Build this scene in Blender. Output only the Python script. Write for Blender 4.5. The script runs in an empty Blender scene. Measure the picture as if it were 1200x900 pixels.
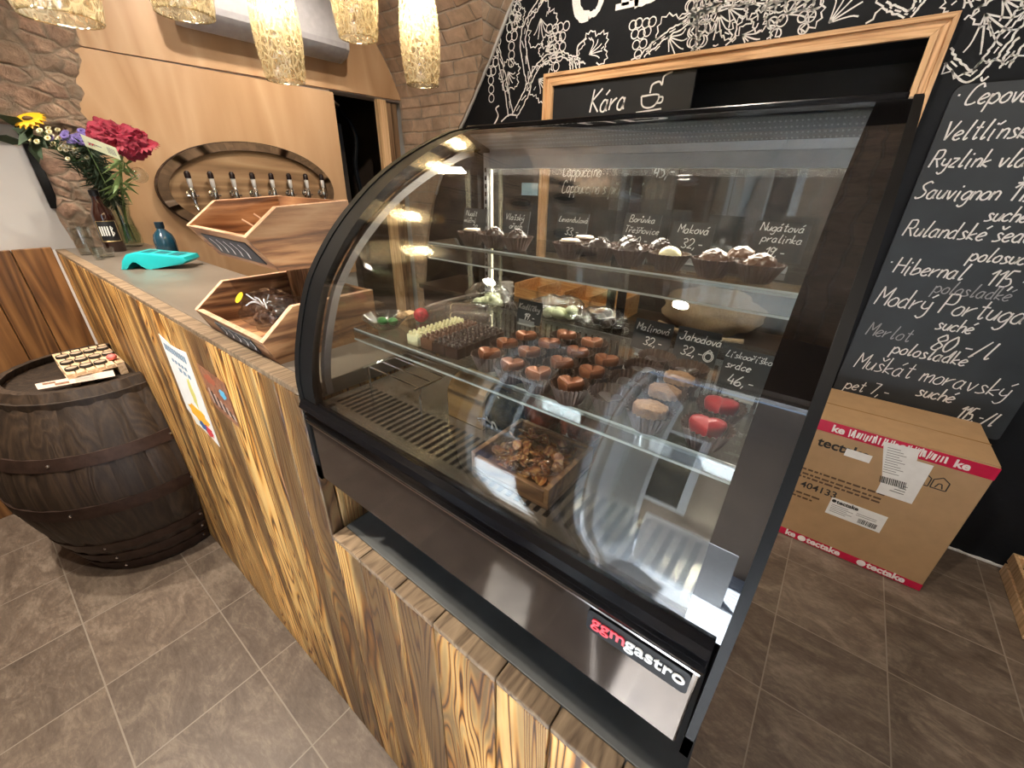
import bpy, bmesh, math, random, unicodedata
from mathutils import Vector, Matrix, noise as mnoise

scene = bpy.context.scene
COL = scene.collection
random.seed(7)

# ------------------------------------------------------------------ camera
F_PX = 481.83
RIGHT = Vector((0.7889, 0.6143, 0.0169)); DOWN = Vector((0.2838, -0.3405, -0.8963)); FWD = Vector((-0.5451, 0.7120, -0.4431))
cam_d = bpy.data.cameras.new('camera'); cam_o = bpy.data.objects.new('camera', cam_d); COL.objects.link(cam_o)
cam_d.sensor_width = 36.0; cam_d.lens = F_PX / 1200 * 36.0; cam_d.clip_start = 0.01
CAM = Vector((0, 0, 1.55))
fw = FWD.normalized(); rt = (RIGHT - fw * RIGHT.dot(fw)).normalized(); up = rt.cross(fw)
M = Matrix((rt, up, -fw)).transposed().to_4x4(); M.translation = CAM
cam_o.matrix_world = M
scene.camera = cam_o

# ------------------------------------------------------------------ exposure, world, lights
scene.view_settings.view_transform = 'Standard'
scene.view_settings.look = 'None'
scene.view_settings.gamma = 1.0
scene.view_settings.use_curve_mapping = False
scene.view_settings.exposure = 0.95
scene.cycles.max_bounces = 10
scene.cycles.transparent_max_bounces = 24
scene.cycles.sample_clamp_indirect = 6.0
scene.cycles.caustics_reflective = False
scene.cycles.caustics_refractive = False

world = bpy.data.worlds.new('sky'); scene.world = world; world.use_nodes = True
wn = world.node_tree.nodes; wl = world.node_tree.links
bg = wn['Background']
sky = wn.new('ShaderNodeTexSky'); sky.sky_type = 'HOSEK_WILKIE'; sky.turbidity = 3.5; sky.sun_direction = (0.3, -0.6, 0.7)
wl.new(sky.outputs[0], bg.inputs[0]); bg.inputs[1].default_value = 8.0

def area(name, loc, target, size, sizey, power, col):
    d = bpy.data.lights.new(name, 'AREA'); d.shape = 'RECTANGLE'; d.size = size; d.size_y = sizey; d.energy = power; d.color = col
    o = bpy.data.objects.new(name, d); COL.objects.link(o); o.location = loc
    o.rotation_euler = (Vector(target) - Vector(loc)).to_track_quat('-Z', 'Y').to_euler(); return o

def spot(name, loc, target, power, col, angle=100, r=0.04):
    d = bpy.data.lights.new(name, 'SPOT'); d.energy = power; d.color = col; d.spot_size = math.radians(angle); d.spot_blend = 0.7; d.shadow_soft_size = r
    o = bpy.data.objects.new(name, d); COL.objects.link(o); o.location = loc
    o.rotation_euler = (Vector(target) - Vector(loc)).to_track_quat('-Z', 'Y').to_euler(); return o

DAY = (0.80, 0.90, 1.0); WARM = (1.0, 0.78, 0.55); NEUT = (1.0, 0.88, 0.74)
sd = bpy.data.lights.new('sun', 'SUN'); sd.energy = 36.0; sd.color = (0.92, 0.96, 1.0); sd.angle = math.radians(0.6)      # sun on the terrace before the open door
so = bpy.data.objects.new('sun', sd); COL.objects.link(so); so.rotation_euler = Vector((0.10, 0.20, -0.97)).to_track_quat('-Z', 'Y').to_euler()
SPOTS = [(-1.5, -0.30, (-1.6, 0.0, 0)), (-2.3, -0.30, (-2.1, 0.1, 0.5)), (-0.55, -0.30, (-0.55, 0.3, 0.8)), (0.75, 0.55, (0.7, 2.2, 0.9)),
         (-0.7, 1.3, (-0.7, 2.2, 1.8)), (-2.0, 1.3, (-2.9, 1.2, 1.6)), (0.95, 1.6, (0.9, 2.0, 0.2)), (-2.0, 0.45, (-2.3, 0.5, 1.2)), (-0.9, 0.95, (-2.35, 2.3, 2.15))]  # last spot is an added lamp that brightens the brick vault
SPOT_W = [105, 54, 76, 30, 38, 36, 16, 28, 60]
ROOM_H = 3.24
# (the fittings of these spotlights are built with the ceiling)
d = bpy.data.lights.new('case_light', 'AREA'); d.shape = 'RECTANGLE'; d.size = 0.60; d.size_y = 0.02; d.energy = 3.2; d.color = (1.0, 0.90, 0.76)
o = bpy.data.objects.new('case_light', d); COL.objects.link(o); o.location = (-0.32, 0.712, 1.568); o.rotation_euler = (math.radians(-38), 0, 0)

# ------------------------------------------------------------------ node helpers
def newmat(name):
    m = bpy.data.materials.new(name); m.use_nodes = True
    nt = m.node_tree; return m, nt, nt.nodes['Principled BSDF']
def rgba(c): return (c[0], c[1], c[2], 1.0)
def srgb(r, g, b):
    f = lambda v: ((v / 255) / 12.92) if v / 255 < 0.04045 else (((v / 255) + 0.055) / 1.055) ** 2.4
    return (f(r), f(g), f(b))
class NT:
    def __init__(s, nt): s.nt = nt
    def n(s, t, **kw):
        q = s.nt.nodes.new('ShaderNode' + t)
        for k, v in kw.items():
            if k.startswith('i_'):
                q.inputs[k[2:].replace('_', ' ')].default_value = v
            else: setattr(q, k, v)
        return q
    def l(s, a, b): s.nt.links.new(a, b)
    def math(s, op, a, b=None, c=None):
        q = s.n('Math', operation=op)
        for i, v in enumerate((a, b, c)):
            if v is None: continue
            if isinstance(v, (int, float)): q.inputs[i].default_value = v
            else: s.l(v, q.inputs[i])
        return q.outputs[0]
    def ramp(s, fac, stops):
        q = s.n('ValToRGB'); e = q.color_ramp.elements
        while len(e) < len(stops): e.new(0.5)
        for el, (p, c) in zip(e, stops): el.position = p; el.color = rgba(c)
        s.l(fac, q.inputs[0]); return q.outputs[0]
    def mix(s, fac, a, b, mode='MIX'):
        q = s.n('MixRGB', blend_type=mode)
        for i, v in enumerate((fac, a, b)):
            if isinstance(v, (int, float)): q.inputs[i].default_value = v
            elif isinstance(v, tuple): q.inputs[i].default_value = rgba(v)
            else: s.l(v, q.inputs[i])
        return q.outputs[0]
    def mapping(s, vec, scale=(1, 1, 1), loc=(0, 0, 0), rot=(0, 0, 0)):
        q = s.n('Mapping'); q.inputs['Scale'].default_value = scale; q.inputs['Location'].default_value = loc; q.inputs['Rotation'].default_value = rot
        s.l(vec, q.inputs['Vector']); return q.outputs[0]
    def noise(s, vec, scale, detail=4, rough=0.55, dist=0.0):
        q = s.n('TexNoise'); q.inputs['Scale'].default_value = scale; q.inputs['Detail'].default_value = detail
        q.inputs['Roughness'].default_value = rough; q.inputs['Distortion'].default_value = dist
        s.l(vec, q.inputs['Vector']); return q.outputs['Fac']
    def bump(s, h, strength, dist, bsdf):
        q = s.n('Bump'); q.inputs['Strength'].default_value = strength; q.inputs['Distance'].default_value = dist
        s.l(h, q.inputs['Height']); s.l(q.outputs[0], bsdf.inputs['Normal'])

def plain(name, col, rough=0.5, metal=0.0, spec=0.5, var=0.08, vs=30.0, coat=0.0, bump=0.0):
    """one-colour material with a faint procedural mottling"""
    m, nt, b = newmat(name); k = NT(nt)
    tc = k.n('TexCoord').outputs['Object']
    f = k.noise(tc, vs, 3)
    lo = tuple(c * (1 - var) for c in col); hi = tuple(min(1, c * (1 + var)) for c in col)
    k.l(k.ramp(f, [(0.3, lo), (0.7, hi)]), b.inputs['Base Color'])
    b.inputs['Roughness'].default_value = rough; b.inputs['Metallic'].default_value = metal
    b.inputs['Specular IOR Level'].default_value = spec; b.inputs['Coat Weight'].default_value = coat
    if bump: k.bump(f, bump, 0.004, b)
    return m

def wood(name, cols, grain=(14, 14, 0.9), rough=0.55, burn=0.0, ring=0.5, bump=0.25, swing=1.0, tones=0.35, nring=9.0, lines=1.0, lo=0.18, hi=0.82, sat=1.0):
    """long-grained wood; the grain runs along the axis with the small scale, every loose board gets its own offset"""
    m, nt, b = newmat(name); k = NT(nt)
    tc = k.n('TexCoord').outputs['Object']; geo = k.n('NewGeometry')
    rnd = geo.outputs['Random Per Island']
    comb = k.n('CombineXYZ')
    for i, s in enumerate((37.0, 53.0, 29.0)): k.l(k.math('MULTIPLY', rnd, s), comb.inputs[i])
    add = k.n('VectorMath', operation='ADD'); k.l(tc, add.inputs[0]); k.l(comb.outputs[0], add.inputs[1])
    st = k.mapping(add.outputs[0], grain)
    big = k.noise(st, 0.55, 2, 0.5, 0.6 * swing)
    rings = k.math('FRACT', k.math('MULTIPLY', big, nring))
    tri = k.math('POWER', k.math('ABSOLUTE', k.math('SUBTRACT', k.math('MULTIPLY', rings, 2.0), 1.0)), lines)
    tri = k.math('SUBTRACT', 1.0, tri) if lines > 1.0 else tri
    fine = k.noise(k.mapping(add.outputs[0], tuple(g * 4 for g in grain)), 1.6, 5, 0.6)
    mixv = k.math('ADD', k.math('MULTIPLY', tri, ring), k.math('MULTIPLY', fine, 1.0 - ring))
    n = len(cols); col = k.ramp(mixv, [(lo + (hi - lo) * i / (n - 1), c) for i, c in enumerate(cols)])
    tone = k.math('MULTIPLY_ADD', rnd, tones, 1.02 - tones * 0.5)
    hv = k.n('HueSaturation'); k.l(col, hv.inputs['Color']); k.l(tone, hv.inputs['Value']); hv.inputs['Saturation'].default_value = sat; col = hv.outputs[0]
    if burn:
        pn = k.noise(k.mapping(add.outputs[0], tuple(g * 0.35 for g in grain)), 1.0, 3, 0.6, 1.2)
        edge = k.ramp(k.math('ADD', pn, k.math('MULTIPLY', tri, 0.12)), [(0.50, (0, 0, 0)), (0.68, (1, 1, 1))])
        col = k.mix(k.math('MULTIPLY', edge, burn), col, (0.045, 0.022, 0.012))
    k.l(col, b.inputs['Base Color']); b.inputs['Roughness'].default_value = rough
    k.bump(mixv, bump, 0.003, b)
    return m

def glass(name, tint=(1, 1, 1), rough=0.0, f0=0.04, bumpy=0.0, bscale=60, extra=0.0):
    """clear pane: straight-through light plus a view-angle (Schlick) mirror share"""
    m, nt, b = newmat(name); k = NT(nt); nt.nodes.remove(b)
    out = nt.nodes['Material Output']
    tr = k.n('BsdfTransparent'); tr.inputs[0].default_value = rgba(tint)
    gl = k.n('BsdfGlossy'); gl.inputs['Roughness'].default_value = rough
    geo = k.n('NewGeometry')
    dot = k.n('VectorMath', operation='DOT_PRODUCT'); k.l(geo.outputs['Incoming'], dot.inputs[0])
    if bumpy:
        tc = k.n('TexCoord').outputs['Object']
        q = k.n('Bump'); q.inputs['Strength'].default_value = bumpy; q.inputs['Distance'].default_value = 0.01
        k.l(k.noise(tc, bscale, 3, 0.6, 0.5), q.inputs['Height'])
        k.l(q.outputs[0], gl.inputs['Normal']); k.l(q.outputs[0], dot.inputs[1])
    else: k.l(geo.outputs['Normal'], dot.inputs[1])
    c = k.math('SUBTRACT', 1.0, k.math('ABSOLUTE', dot.outputs['Value']))
    f = k.math('ADD', k.math('MULTIPLY_ADD', k.math('POWER', c, 5.0), 1.0 - f0, f0), extra)
    mx = k.n('MixShader'); k.l(k.math('MINIMUM', f, 1.0), mx.inputs[0]); k.l(tr.outputs[0], mx.inputs[1]); k.l(gl.outputs[0], mx.inputs[2])
    k.l(mx.outputs[0], out.inputs[0]); return m

def emit(name, col, strength):
    m, nt, b = newmat(name); b.inputs['Base Color'].default_value = rgba(col)
    b.inputs['Emission Color'].default_value = rgba(col); b.inputs['Emission Strength'].default_value = strength
    return m

# ------------------------------------------------------------------ mesh helpers
def top_loc(o):
    if o is None: return Vector((0, 0, 0))
    while o.parent is not None: o = o.parent
    return o.location.copy()
class MB:
    def __init__(s): s.bm = bmesh.new(); s.uv = None
    def box(s, x0, x1, y0, y1, z0, z1, bev=0.0, seg=2):
        v = [s.bm.verts.new((x, y, z)) for z in (z0, z1) for y in (y0, y1) for x in (x0, x1)]
        fs = [s.bm.faces.new([v[i] for i in f]) for f in ((0, 2, 3, 1), (4, 5, 7, 6), (0, 1, 5, 4), (2, 6, 7, 3), (0, 4, 6, 2), (1, 3, 7, 5))]
        if bev:
            es = list({e for f in fs for e in f.edges})
            bmesh.ops.bevel(s.bm, geom=es, offset=bev, segments=seg, profile=0.5, affect='EDGES')
        return s
    def poly(s, pts):
        s.bm.faces.new([s.bm.verts.new(p) for p in pts]); return s
    def prism(s, poly, fn, t0, t1, bev=0.0):
        """poly: 2-D outline; fn(u, v, t) -> 3-D"""
        a = [s.bm.verts.new(fn(u, v, t0)) for u, v in poly]; b = [s.bm.verts.new(fn(u, v, t1)) for u, v in poly]
        n = len(poly); fs = [s.bm.faces.new(a[::-1]), s.bm.faces.new(b)]
        for i in range(n): fs.append(s.bm.faces.new((a[i], a[(i + 1) % n], b[(i + 1) % n], b[i])))
        if bev:
            es = list(set(fs[0].edges) | set(fs[1].edges))
            bmesh.ops.bevel(s.bm, geom=es, offset=bev, segments=2, profile=0.5, affect='EDGES')
        return s
    def tube(s, pts, r, n=8, cap=True):
        pts = [Vector(p) for p in pts]; rings = []; ref = None
        for i, p in enumerate(pts):
            d = (pts[min(i + 1, len(pts) - 1)] - pts[max(i - 1, 0)]).normalized()
            if ref is None or abs(ref.dot(d)) > 0.98: ref = Vector((0, 0, 1)) if abs(d.z) < 0.9 else Vector((1, 0, 0))
            a = d.cross(ref).normalized(); b = d.cross(a); ref = b.cross(d) if False else ref
            rr = r[i] if isinstance(r, (list, tuple)) else r
            rings.append([s.bm.verts.new(p + (a * math.cos(2 * math.pi * k / n) + b * math.sin(2 * math.pi * k / n)) * rr) for k in range(n)])
        for A, B in zip(rings, rings[1:]):
            for k in range(n): s.bm.faces.new((A[k], A[(k + 1) % n], B[(k + 1) % n], B[k]))
        if cap: s.bm.faces.new(rings[0][::-1]); s.bm.faces.new(rings[-1])
        return s
    def lathe(s, prof, n=32, c=(0, 0, 0), wob=None, cap0=True, cap1=True, mat=None, a0=0.0, a1=2 * math.pi):
        """prof [(r, z)]; wob(r, z, angle) -> r"""
        c = Vector(c); rings = []; full = abs(a1 - a0 - 2 * math.pi) < 1e-6; m = n if full else n + 1
        for r, z in prof:
            ring = []
            for k in range(m):
                t = a0 + (a1 - a0) * k / n; rr = wob(r, z, t) if wob else r
                p = Vector((rr * math.cos(t), rr * math.sin(t), z))
                ring.append(s.bm.verts.new((mat @ p if mat else p) + c))
            rings.append(ring)
        for A, B in zip(rings, rings[1:]):
            for k in range(n): s.bm.faces.new((A[k], A[(k + 1) % m], B[(k + 1) % m], B[k]))
        if full and cap0 and prof[0][0] > 1e-6: s.bm.faces.new(rings[0][::-1])
        if full and cap1 and prof[-1][0] > 1e-6: s.bm.faces.new(rings[-1])
        return s
    def ribbon(s, pts, w, O, U, V, off=0.0006):
        N = U.cross(V).normalized(); P = [Vector(p) for p in pts]; L = []; R = []
        for i, p in enumerate(P):
            d = P[min(i + 1, len(P) - 1)] - P[max(i - 1, 0)]
            d = d.normalized() if d.length > 1e-9 else Vector((1, 0))
            nn = Vector((-d.y, d.x)); ww = w * (0.85 + 0.3 * random.random())
            for lst, sg in ((L, 1), (R, -1)):
                q = p + nn * ww * sg; lst.append(s.bm.verts.new(O + U * q.x + V * q.y + N * off))
        for i in range(len(P) - 1): s.bm.faces.new((R[i], R[i + 1], L[i + 1], L[i]))
        return s
    def ball(s, c, r, sub=2, scale=(1, 1, 1), fn=None):
        q = bmesh.ops.create_icosphere(s.bm, subdivisions=sub, radius=1.0)
        for v in q['verts']:
            d = v.co.copy(); k = fn(d) if fn else 1.0
            v.co = Vector(c) + Vector((d.x * r * scale[0], d.y * r * scale[1], d.z * r * scale[2])) * k
        return s
    def build(s, name, mats, parent=None, origin=None, smooth=False, angle=40, fixn=True):
        if fixn: bmesh.ops.recalc_face_normals(s.bm, faces=s.bm.faces)
        origin = Vector(origin) if origin is not None else top_loc(parent)
        bmesh.ops.translate(s.bm, verts=s.bm.verts, vec=-origin)
        me = bpy.data.meshes.new(name); s.bm.to_mesh(me); s.bm.free()
        for m in (mats if isinstance(mats, (list, tuple)) else [mats]): me.materials.append(m)
        if smooth:
            me.shade_smooth(); me.set_sharp_from_angle(angle=math.radians(angle))
        o = bpy.data.objects.new(name, me); COL.objects.link(o)
        if parent: o.parent = parent
        else: o.location = origin
        return o

def tag(o, label, cat, group=None):
    o['label'] = label; o['category'] = cat
    if group: o['group'] = group
    return o
def thing(name, label, cat, loc=(0, 0, 0), group=None):
    o = bpy.data.objects.new(name, None); COL.objects.link(o); o.location = loc; o.empty_display_size = 0.05
    tag(o, label, cat, group); return o
def struct(o): o['kind'] = 'structure'; return o
def copy_tree(o, loc, rotz=0.0, label=None):
    r = o.copy(); COL.objects.link(r); r.location = loc; r.rotation_euler = (0, 0, rotz)
    if label: r['label'] = label
    for ch in o.children:
        c = ch.copy(); COL.objects.link(c); c.parent = r
        for g in ch.children:
            d = g.copy(); COL.objects.link(d); d.parent = c
    return r

def spline(pts, n=5):
    P = [Vector(p) for p in pts]
    if len(P) < 3: return [tuple(p) for p in P]
    out = []; Q = [P[0] * 2 - P[1]] + P + [P[-1] * 2 - P[-2]]
    for i in range(1, len(Q) - 2):
        a, b, c, d = Q[i - 1], Q[i], Q[i + 1], Q[i + 2]
        for k in range(n):
            t = k / n
            out.append(tuple(0.5 * ((2 * b) + (c - a) * t + (2 * a - 5 * b + 4 * c - d) * t * t + (3 * b - a - 3 * c + d) * t ** 3)))
    out.append(tuple(P[-1])); return out

# handwriting: single-stroke letters, each point two base-36 digits (x, y); y 4 = baseline, 9 = x-height, E = cap height
GL = {'a': '48 29 07 05 14 34 47|49 45 54', 'b': '0E 04|06 28 48 56 45 24 04', 'c': '48 29 07 05 24 45', 'd': '48 29 07 05 24 45|4E 45 54',
 'e': '06 37 48 29 07 05 24 45', 'f': '5D 3E 2C 24|09 49', 'g': '48 29 07 05 24 46|49 42 20 01', 'h': '0E 04|07 29 48 44', 'i': '19 14 23|1C 1B',
 'j': '29 21 10 00|2C 2B', 'k': '0E 04|48 06 44', 'l': '2E 15 24 35', 'm': '09 04|07 29 34|37 59 68 64', 'n': '09 04|07 29 48 44', 'o': '29 07 05 24 45 48 29',
 'p': '09 00|07 29 48 56 34 05', 'r': '09 04|06 28 49', 's': '48 29 18 36 45 24 04', 't': '2D 25 34 45|0A 4A', 'u': '09 05 24 35 48|49 44', 'v': '09 24 49',
 'w': '09 14 37 54 69', 'x': '09 44|49 04', 'y': '09 06 25 46|49 42 20 01', 'z': '09 49|49 04|04 44', 'A': '04 3E|3E 64|18 58',
 'B': '04 0E|0E 4E 5B 39 09|39 66 54 04', 'C': '6C 4E 1C 07 14 44 65', 'D': '04 0E 4D 69 54 04', 'H': '0E 04|6E 64|09 69', 'J': '5E 56 34 14 06|2E 6E',
 'K': '0E 04|6E 09|09 64', 'L': '2E 04|04 54', 'M': '04 0E|0E 38|38 6E|6E 64', 'N': '04 0E|0E 64|64 6E', 'P': '04 0E|0E 4E 5B 49 09', 'R': '04 0E|0E 4E 5B 49 09|29 64',
 'S': '6D 4E 1C 2A 58 45 14 05', 'T': '0E 6E|3E 34', 'V': '0E 34|34 6E', '0': '3E 0A 06 24 46 5A 3E', '1': '0B 3E|3E 34', '2': '0C 2E 5C 48 04|04 54',
 '3': '0D 3E 5B 29 56 34 05', '4': '2E 07|07 57|4A 44', '5': '5E 1E|1E 09 39 56 34 04', '6': '4E 08 05 34 56 38 06', '7': '0E 5E|5E 24', '8': '3E 0B 29 57 34 05 29 5B 3E',
 '9': '5B 2E 0B 29 5B 5D 34', ',': '15 02', '.': '15 14', '-': '08 48', '/': '04 5E', '!': '1E 17|15 14', '*': '18 19', ' ': ''}
ACC = {'\u0301': '2B 4D', '\u030c': '0D 2B 4D', '\u030a': '1B 0C 1D 2C 1B', '\u030f': '0B 1D'}
def glyph(ch):
    n = unicodedata.normalize('NFD', ch); st = []
    for q in GL.get(n[0], '').split('|'):
        p = [(int(t[0], 36) / 10, (int(t[1], 36) - 4) / 10) for t in q.split()]
        if len(p) > 1: st.append(p)
    for a in n[1:]:
        up_ = 0.42 if n[0].isupper() or n[0] in 'tl' else 0.0
        st.append([(int(t[0], 36) / 10, (int(t[1], 36) - 4) / 10 + up_) for t in ACC.get(a, '').split()])
    w = max([x for s_ in st for x, y in s_] + [0.28]) + 0.16
    return st, w
def write(mb, text, size, O, U, V, w=None, slant=0.18, pos=(0, 0), jit=0.03, xs=1.0):
    """chalk handwriting on the plane O + u U + v V; returns its length"""
    x = 0.0; w = w or size * 0.045
    for ch in text:
        st, adv = glyph(ch); dy = random.uniform(-jit, jit)
        for s_ in st:
            if len(s_) < 2: continue
            pp = [(pos[0] + (x + a * xs + slant * b) * size, pos[1] + (b + dy) * size) for a, b in s_]
            mb.ribbon(spline(pp, 4), w, Vector(O), Vector(U), Vector(V))
        x += adv * xs
    return x * size

def font_text(body, size, mat, name, parent, O, U, V, extrude=0.0004, bold=0.0, shear=0.0, align='LEFT', spacing=1.0):
    cu = bpy.data.curves.new(name, 'FONT'); cu.body = body; cu.size = size; cu.extrude = extrude; cu.offset = bold; cu.shear = shear
    cu.align_x = align; cu.space_character = spacing; cu.resolution_u = 4
    t = bpy.data.objects.new('tmp', cu); COL.objects.link(t)
    dg = bpy.context.evaluated_depsgraph_get(); me = bpy.data.meshes.new_from_object(t.evaluated_get(dg)); me.name = name
    bpy.data.objects.remove(t); bpy.data.curves.remove(cu)
    U = Vector(U).normalized(); V = Vector(V).normalized(); N = U.cross(V)
    base = top_loc(parent)
    mx = Matrix((U, V, N)).transposed().to_4x4(); mx.translation = Vector(O) + N * (extrude + 0.0003) - base
    me.transform(mx); me.materials.clear(); me.materials.append(mat)
    o = bpy.data.objects.new(name, me); COL.objects.link(o)
    if parent: o.parent = parent
    return o

def pix(px, py, axis, val):
    """the point where the photograph's ray meets a known plane (used to lay drawings out on their wall)"""
    dvec = rt * (px - 600) - up * (py - 450) + fw * F_PX
    t = (val - CAM[axis]) / dvec[axis]; return CAM + dvec * t

# ------------------------------------------------------------------ materials
CAL = srgb
WOOD_FLAME = wood('flamed_larch', [(0.055, 0.022, 0.009), (0.38, 0.165, 0.045), (0.74, 0.40, 0.13), (0.86, 0.56, 0.23)], (13, 13, 1.1), 0.5, burn=0.88, ring=0.60, bump=0.35, swing=1.5, tones=0.50, nring=24.0, lines=1.6, lo=0.26, hi=0.74, sat=1.06)
WOOD_FLAME_CAP = wood('flamed_larch_edge', [(0.09, 0.058, 0.032), (0.21, 0.145, 0.085), (0.30, 0.215, 0.13)], (40, 5, 30), 0.7, burn=0.3, ring=0.5, bump=0.2)
WOOD_WAIN = wood('wainscot_larch', [(0.07, 0.03, 0.012), (0.20, 0.09, 0.03), (0.36, 0.175, 0.06)], (11, 11, 0.7), 0.5, burn=0.35, ring=0.5)
WOOD_CRATE = wood('scorched_crate_wood', [(0.05, 0.02, 0.009), (0.20, 0.085, 0.034), (0.42, 0.205, 0.085), (0.54, 0.30, 0.14)], (18, 2.2, 24), 0.55, burn=0.45, ring=0.45)
WOOD_CRATE_V = wood('scorched_crate_post', [(0.10, 0.045, 0.02), (0.28, 0.14, 0.06), (0.48, 0.28, 0.14)], (24, 24, 2.0), 0.55, burn=0.3, ring=0.45)
WOOD_CUT = wood('fresh_cut_edge', [(0.55, 0.30, 0.17), (0.66, 0.40, 0.25), (0.74, 0.48, 0.32)], (20, 20, 20), 0.6, bump=0.1)
WOOD_PALE = wood('pale_pine', [(0.42, 0.25, 0.12), (0.62, 0.40, 0.21), (0.74, 0.52, 0.31)], (20, 20, 1.2), 0.5, bump=0.1)
WOOD_FRAME = wood('pine_moulding', [(0.40, 0.22, 0.10), (0.62, 0.38, 0.19), (0.70, 0.46, 0.25)], (1.0, 30, 30), 0.45, bump=0.1)
WOOD_FRAME_V = wood('pine_moulding_upright', [(0.40, 0.22, 0.10), (0.62, 0.38, 0.19), (0.70, 0.46, 0.25)], (30, 30, 1.0), 0.45, bump=0.1)
PLY = wood('plywood', [(0.43, 0.26, 0.135), (0.48, 0.30, 0.165), (0.53, 0.345, 0.20)], (1.5, 2.6, 0.5), 0.42, ring=0.55, bump=0.02, swing=2.0)
WOOD_OAK = wood('old_barrel_oak', [(0.010, 0.006, 0.004), (0.028, 0.017, 0.010), (0.055, 0.034, 0.020)], (16, 16, 1.6), 0.55, ring=0.35, bump=0.5)
WOOD_HEAD = wood('oval_head_oak', [(0.20, 0.115, 0.055), (0.34, 0.205, 0.105), (0.45, 0.295, 0.16)], (10, 0.8, 7), 0.5, ring=0.5, bump=0.2)
WOOD_RIM = wood('oval_rim_oak', [(0.09, 0.055, 0.03), (0.13, 0.08, 0.044), (0.17, 0.105, 0.06)], (6, 6, 6), 0.5, bump=0.3)
PALLET_W = wood('mini_pallet_pine', [(0.50, 0.34, 0.19), (0.66, 0.47, 0.29), (0.76, 0.58, 0.39)], (2, 30, 30), 0.6, bump=0.1)
IRON = plain('rusty_hoop_iron', (0.055, 0.032, 0.024), 0.5, 0.6, var=0.3, vs=25, bump=0.3)
STONE_TOP = plain('grey_counter_top', (0.155, 0.130, 0.105), 0.28, 0.0, var=0.16, vs=6)
SLATE = plain('grey_ledge_sheet', (0.085, 0.090, 0.090), 0.45, var=0.25, vs=9, bump=0.15)
BLACK = plain('black_painted_metal', (0.005, 0.005, 0.006), 0.16, 0.0, spec=0.22, var=0.05)
BLACK_GLOSS = plain('black_glass_print', (0.0045, 0.004, 0.004), 0.02, 0.0, spec=1.0, var=0.03)
MATT_BLACK = plain('matt_black_frame', (0.006, 0.006, 0.006), 0.55, 0.0, spec=0.15, var=0.05)
ARCH_GREY = plain('arch_grey_brown', (0.15, 0.13, 0.115), 0.5, var=0.06)
PANEL_DARK = plain('smoked_front_panel', (0.016, 0.012, 0.010), 0.09, 0.0, spec=0.8, var=0.04, coat=0.25)
CHROME = plain('chrome', (0.72, 0.72, 0.72), 0.12, 1.0, var=0.02)
ALU = plain('brushed_aluminium', (0.46, 0.47, 0.49), 0.35, 0.8, var=0.05)
STEEL_IN = plain('case_inner_steel', (0.34, 0.31, 0.27), 0.22, 0.85, var=0.06, vs=12)
CHALK = plain('white_chalk', (0.80, 0.80, 0.78), 0.9, var=0.15, vs=300)
CHALK_DIM = plain('faded_chalk', (0.34, 0.34, 0.34), 0.9, var=0.25, vs=300)
WHITE = plain('white_enamel', (0.78, 0.78, 0.77), 0.4, var=0.03)
PAPER = plain('white_paper', (0.80, 0.81, 0.80), 0.6, var=0.04)
INK = plain('black_ink', (0.015, 0.015, 0.015), 0.6)
GREY_INK = plain('grey_print', (0.22, 0.22, 0.22), 0.7)
CARD = plain('cardboard', (0.40, 0.255, 0.130), 0.62, var=0.06, vs=18)
CARD_TOP = CARD
TAPE_RED = plain('crimson_tape', (0.50, 0.012, 0.055), 0.25, var=0.06)
SLATE_CARD = plain('slate_card', (0.030, 0.035, 0.039), 0.55, var=0.15, vs=20)
CASE_GLASS = glass('case_glass', (0.95, 0.965, 0.955), f0=0.055, extra=0.02)
SHELF_GLASS = glass('shelf_glass', (0.90, 0.92, 0.91), f0=0.06, extra=0.07)
SHELF_EDGE = plain('polished_glass_edge', (0.42, 0.45, 0.43), 0.15, var=0.05)
RAIL_CLEAR = glass('price_rail_plastic', (0.80, 0.80, 0.78), rough=0.03, f0=0.10, extra=0.05)
CELLO = glass('cellophane', (0.93, 0.93, 0.93), rough=0.06, f0=0.08, bumpy=0.9, bscale=55, extra=0.05)
DRINK_GLASS = glass('drinking_glass', (0.94, 0.96, 0.95), f0=0.06, extra=0.03)
VASE_GLASS = glass('vase_glass', (0.90, 0.95, 0.92), f0=0.06, extra=0.04)
CUP_PAPER = plain('brown_baking_paper', (0.062, 0.032, 0.020), 0.65, var=0.12, vs=80)
CHOC_DARK = plain('dark_chocolate', (0.028, 0.013, 0.008), 0.32, var=0.1)
CHOC_MILK = plain('milk_chocolate', (0.115, 0.052, 0.026), 0.40, var=0.1)
CHOC_WHITE = plain('white_chocolate', (0.72, 0.68, 0.42), 0.45, var=0.05)
CHOC_COPPER = plain('copper_dusted_chocolate', (0.33, 0.130, 0.068), 0.30, 0.35, var=0.15, vs=90)
CHOC_NUT = plain('nut_crumb_chocolate', (0.34, 0.195, 0.105), 0.7, var=0.25, vs=220, bump=0.5)
CHOC_RED = plain('red_heart_shell', (0.42, 0.010, 0.020), 0.30, var=0.12, vs=90)
TURQ = plain('turquoise_plastic', (0.015, 0.42, 0.45), 0.32, var=0.05)

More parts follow.
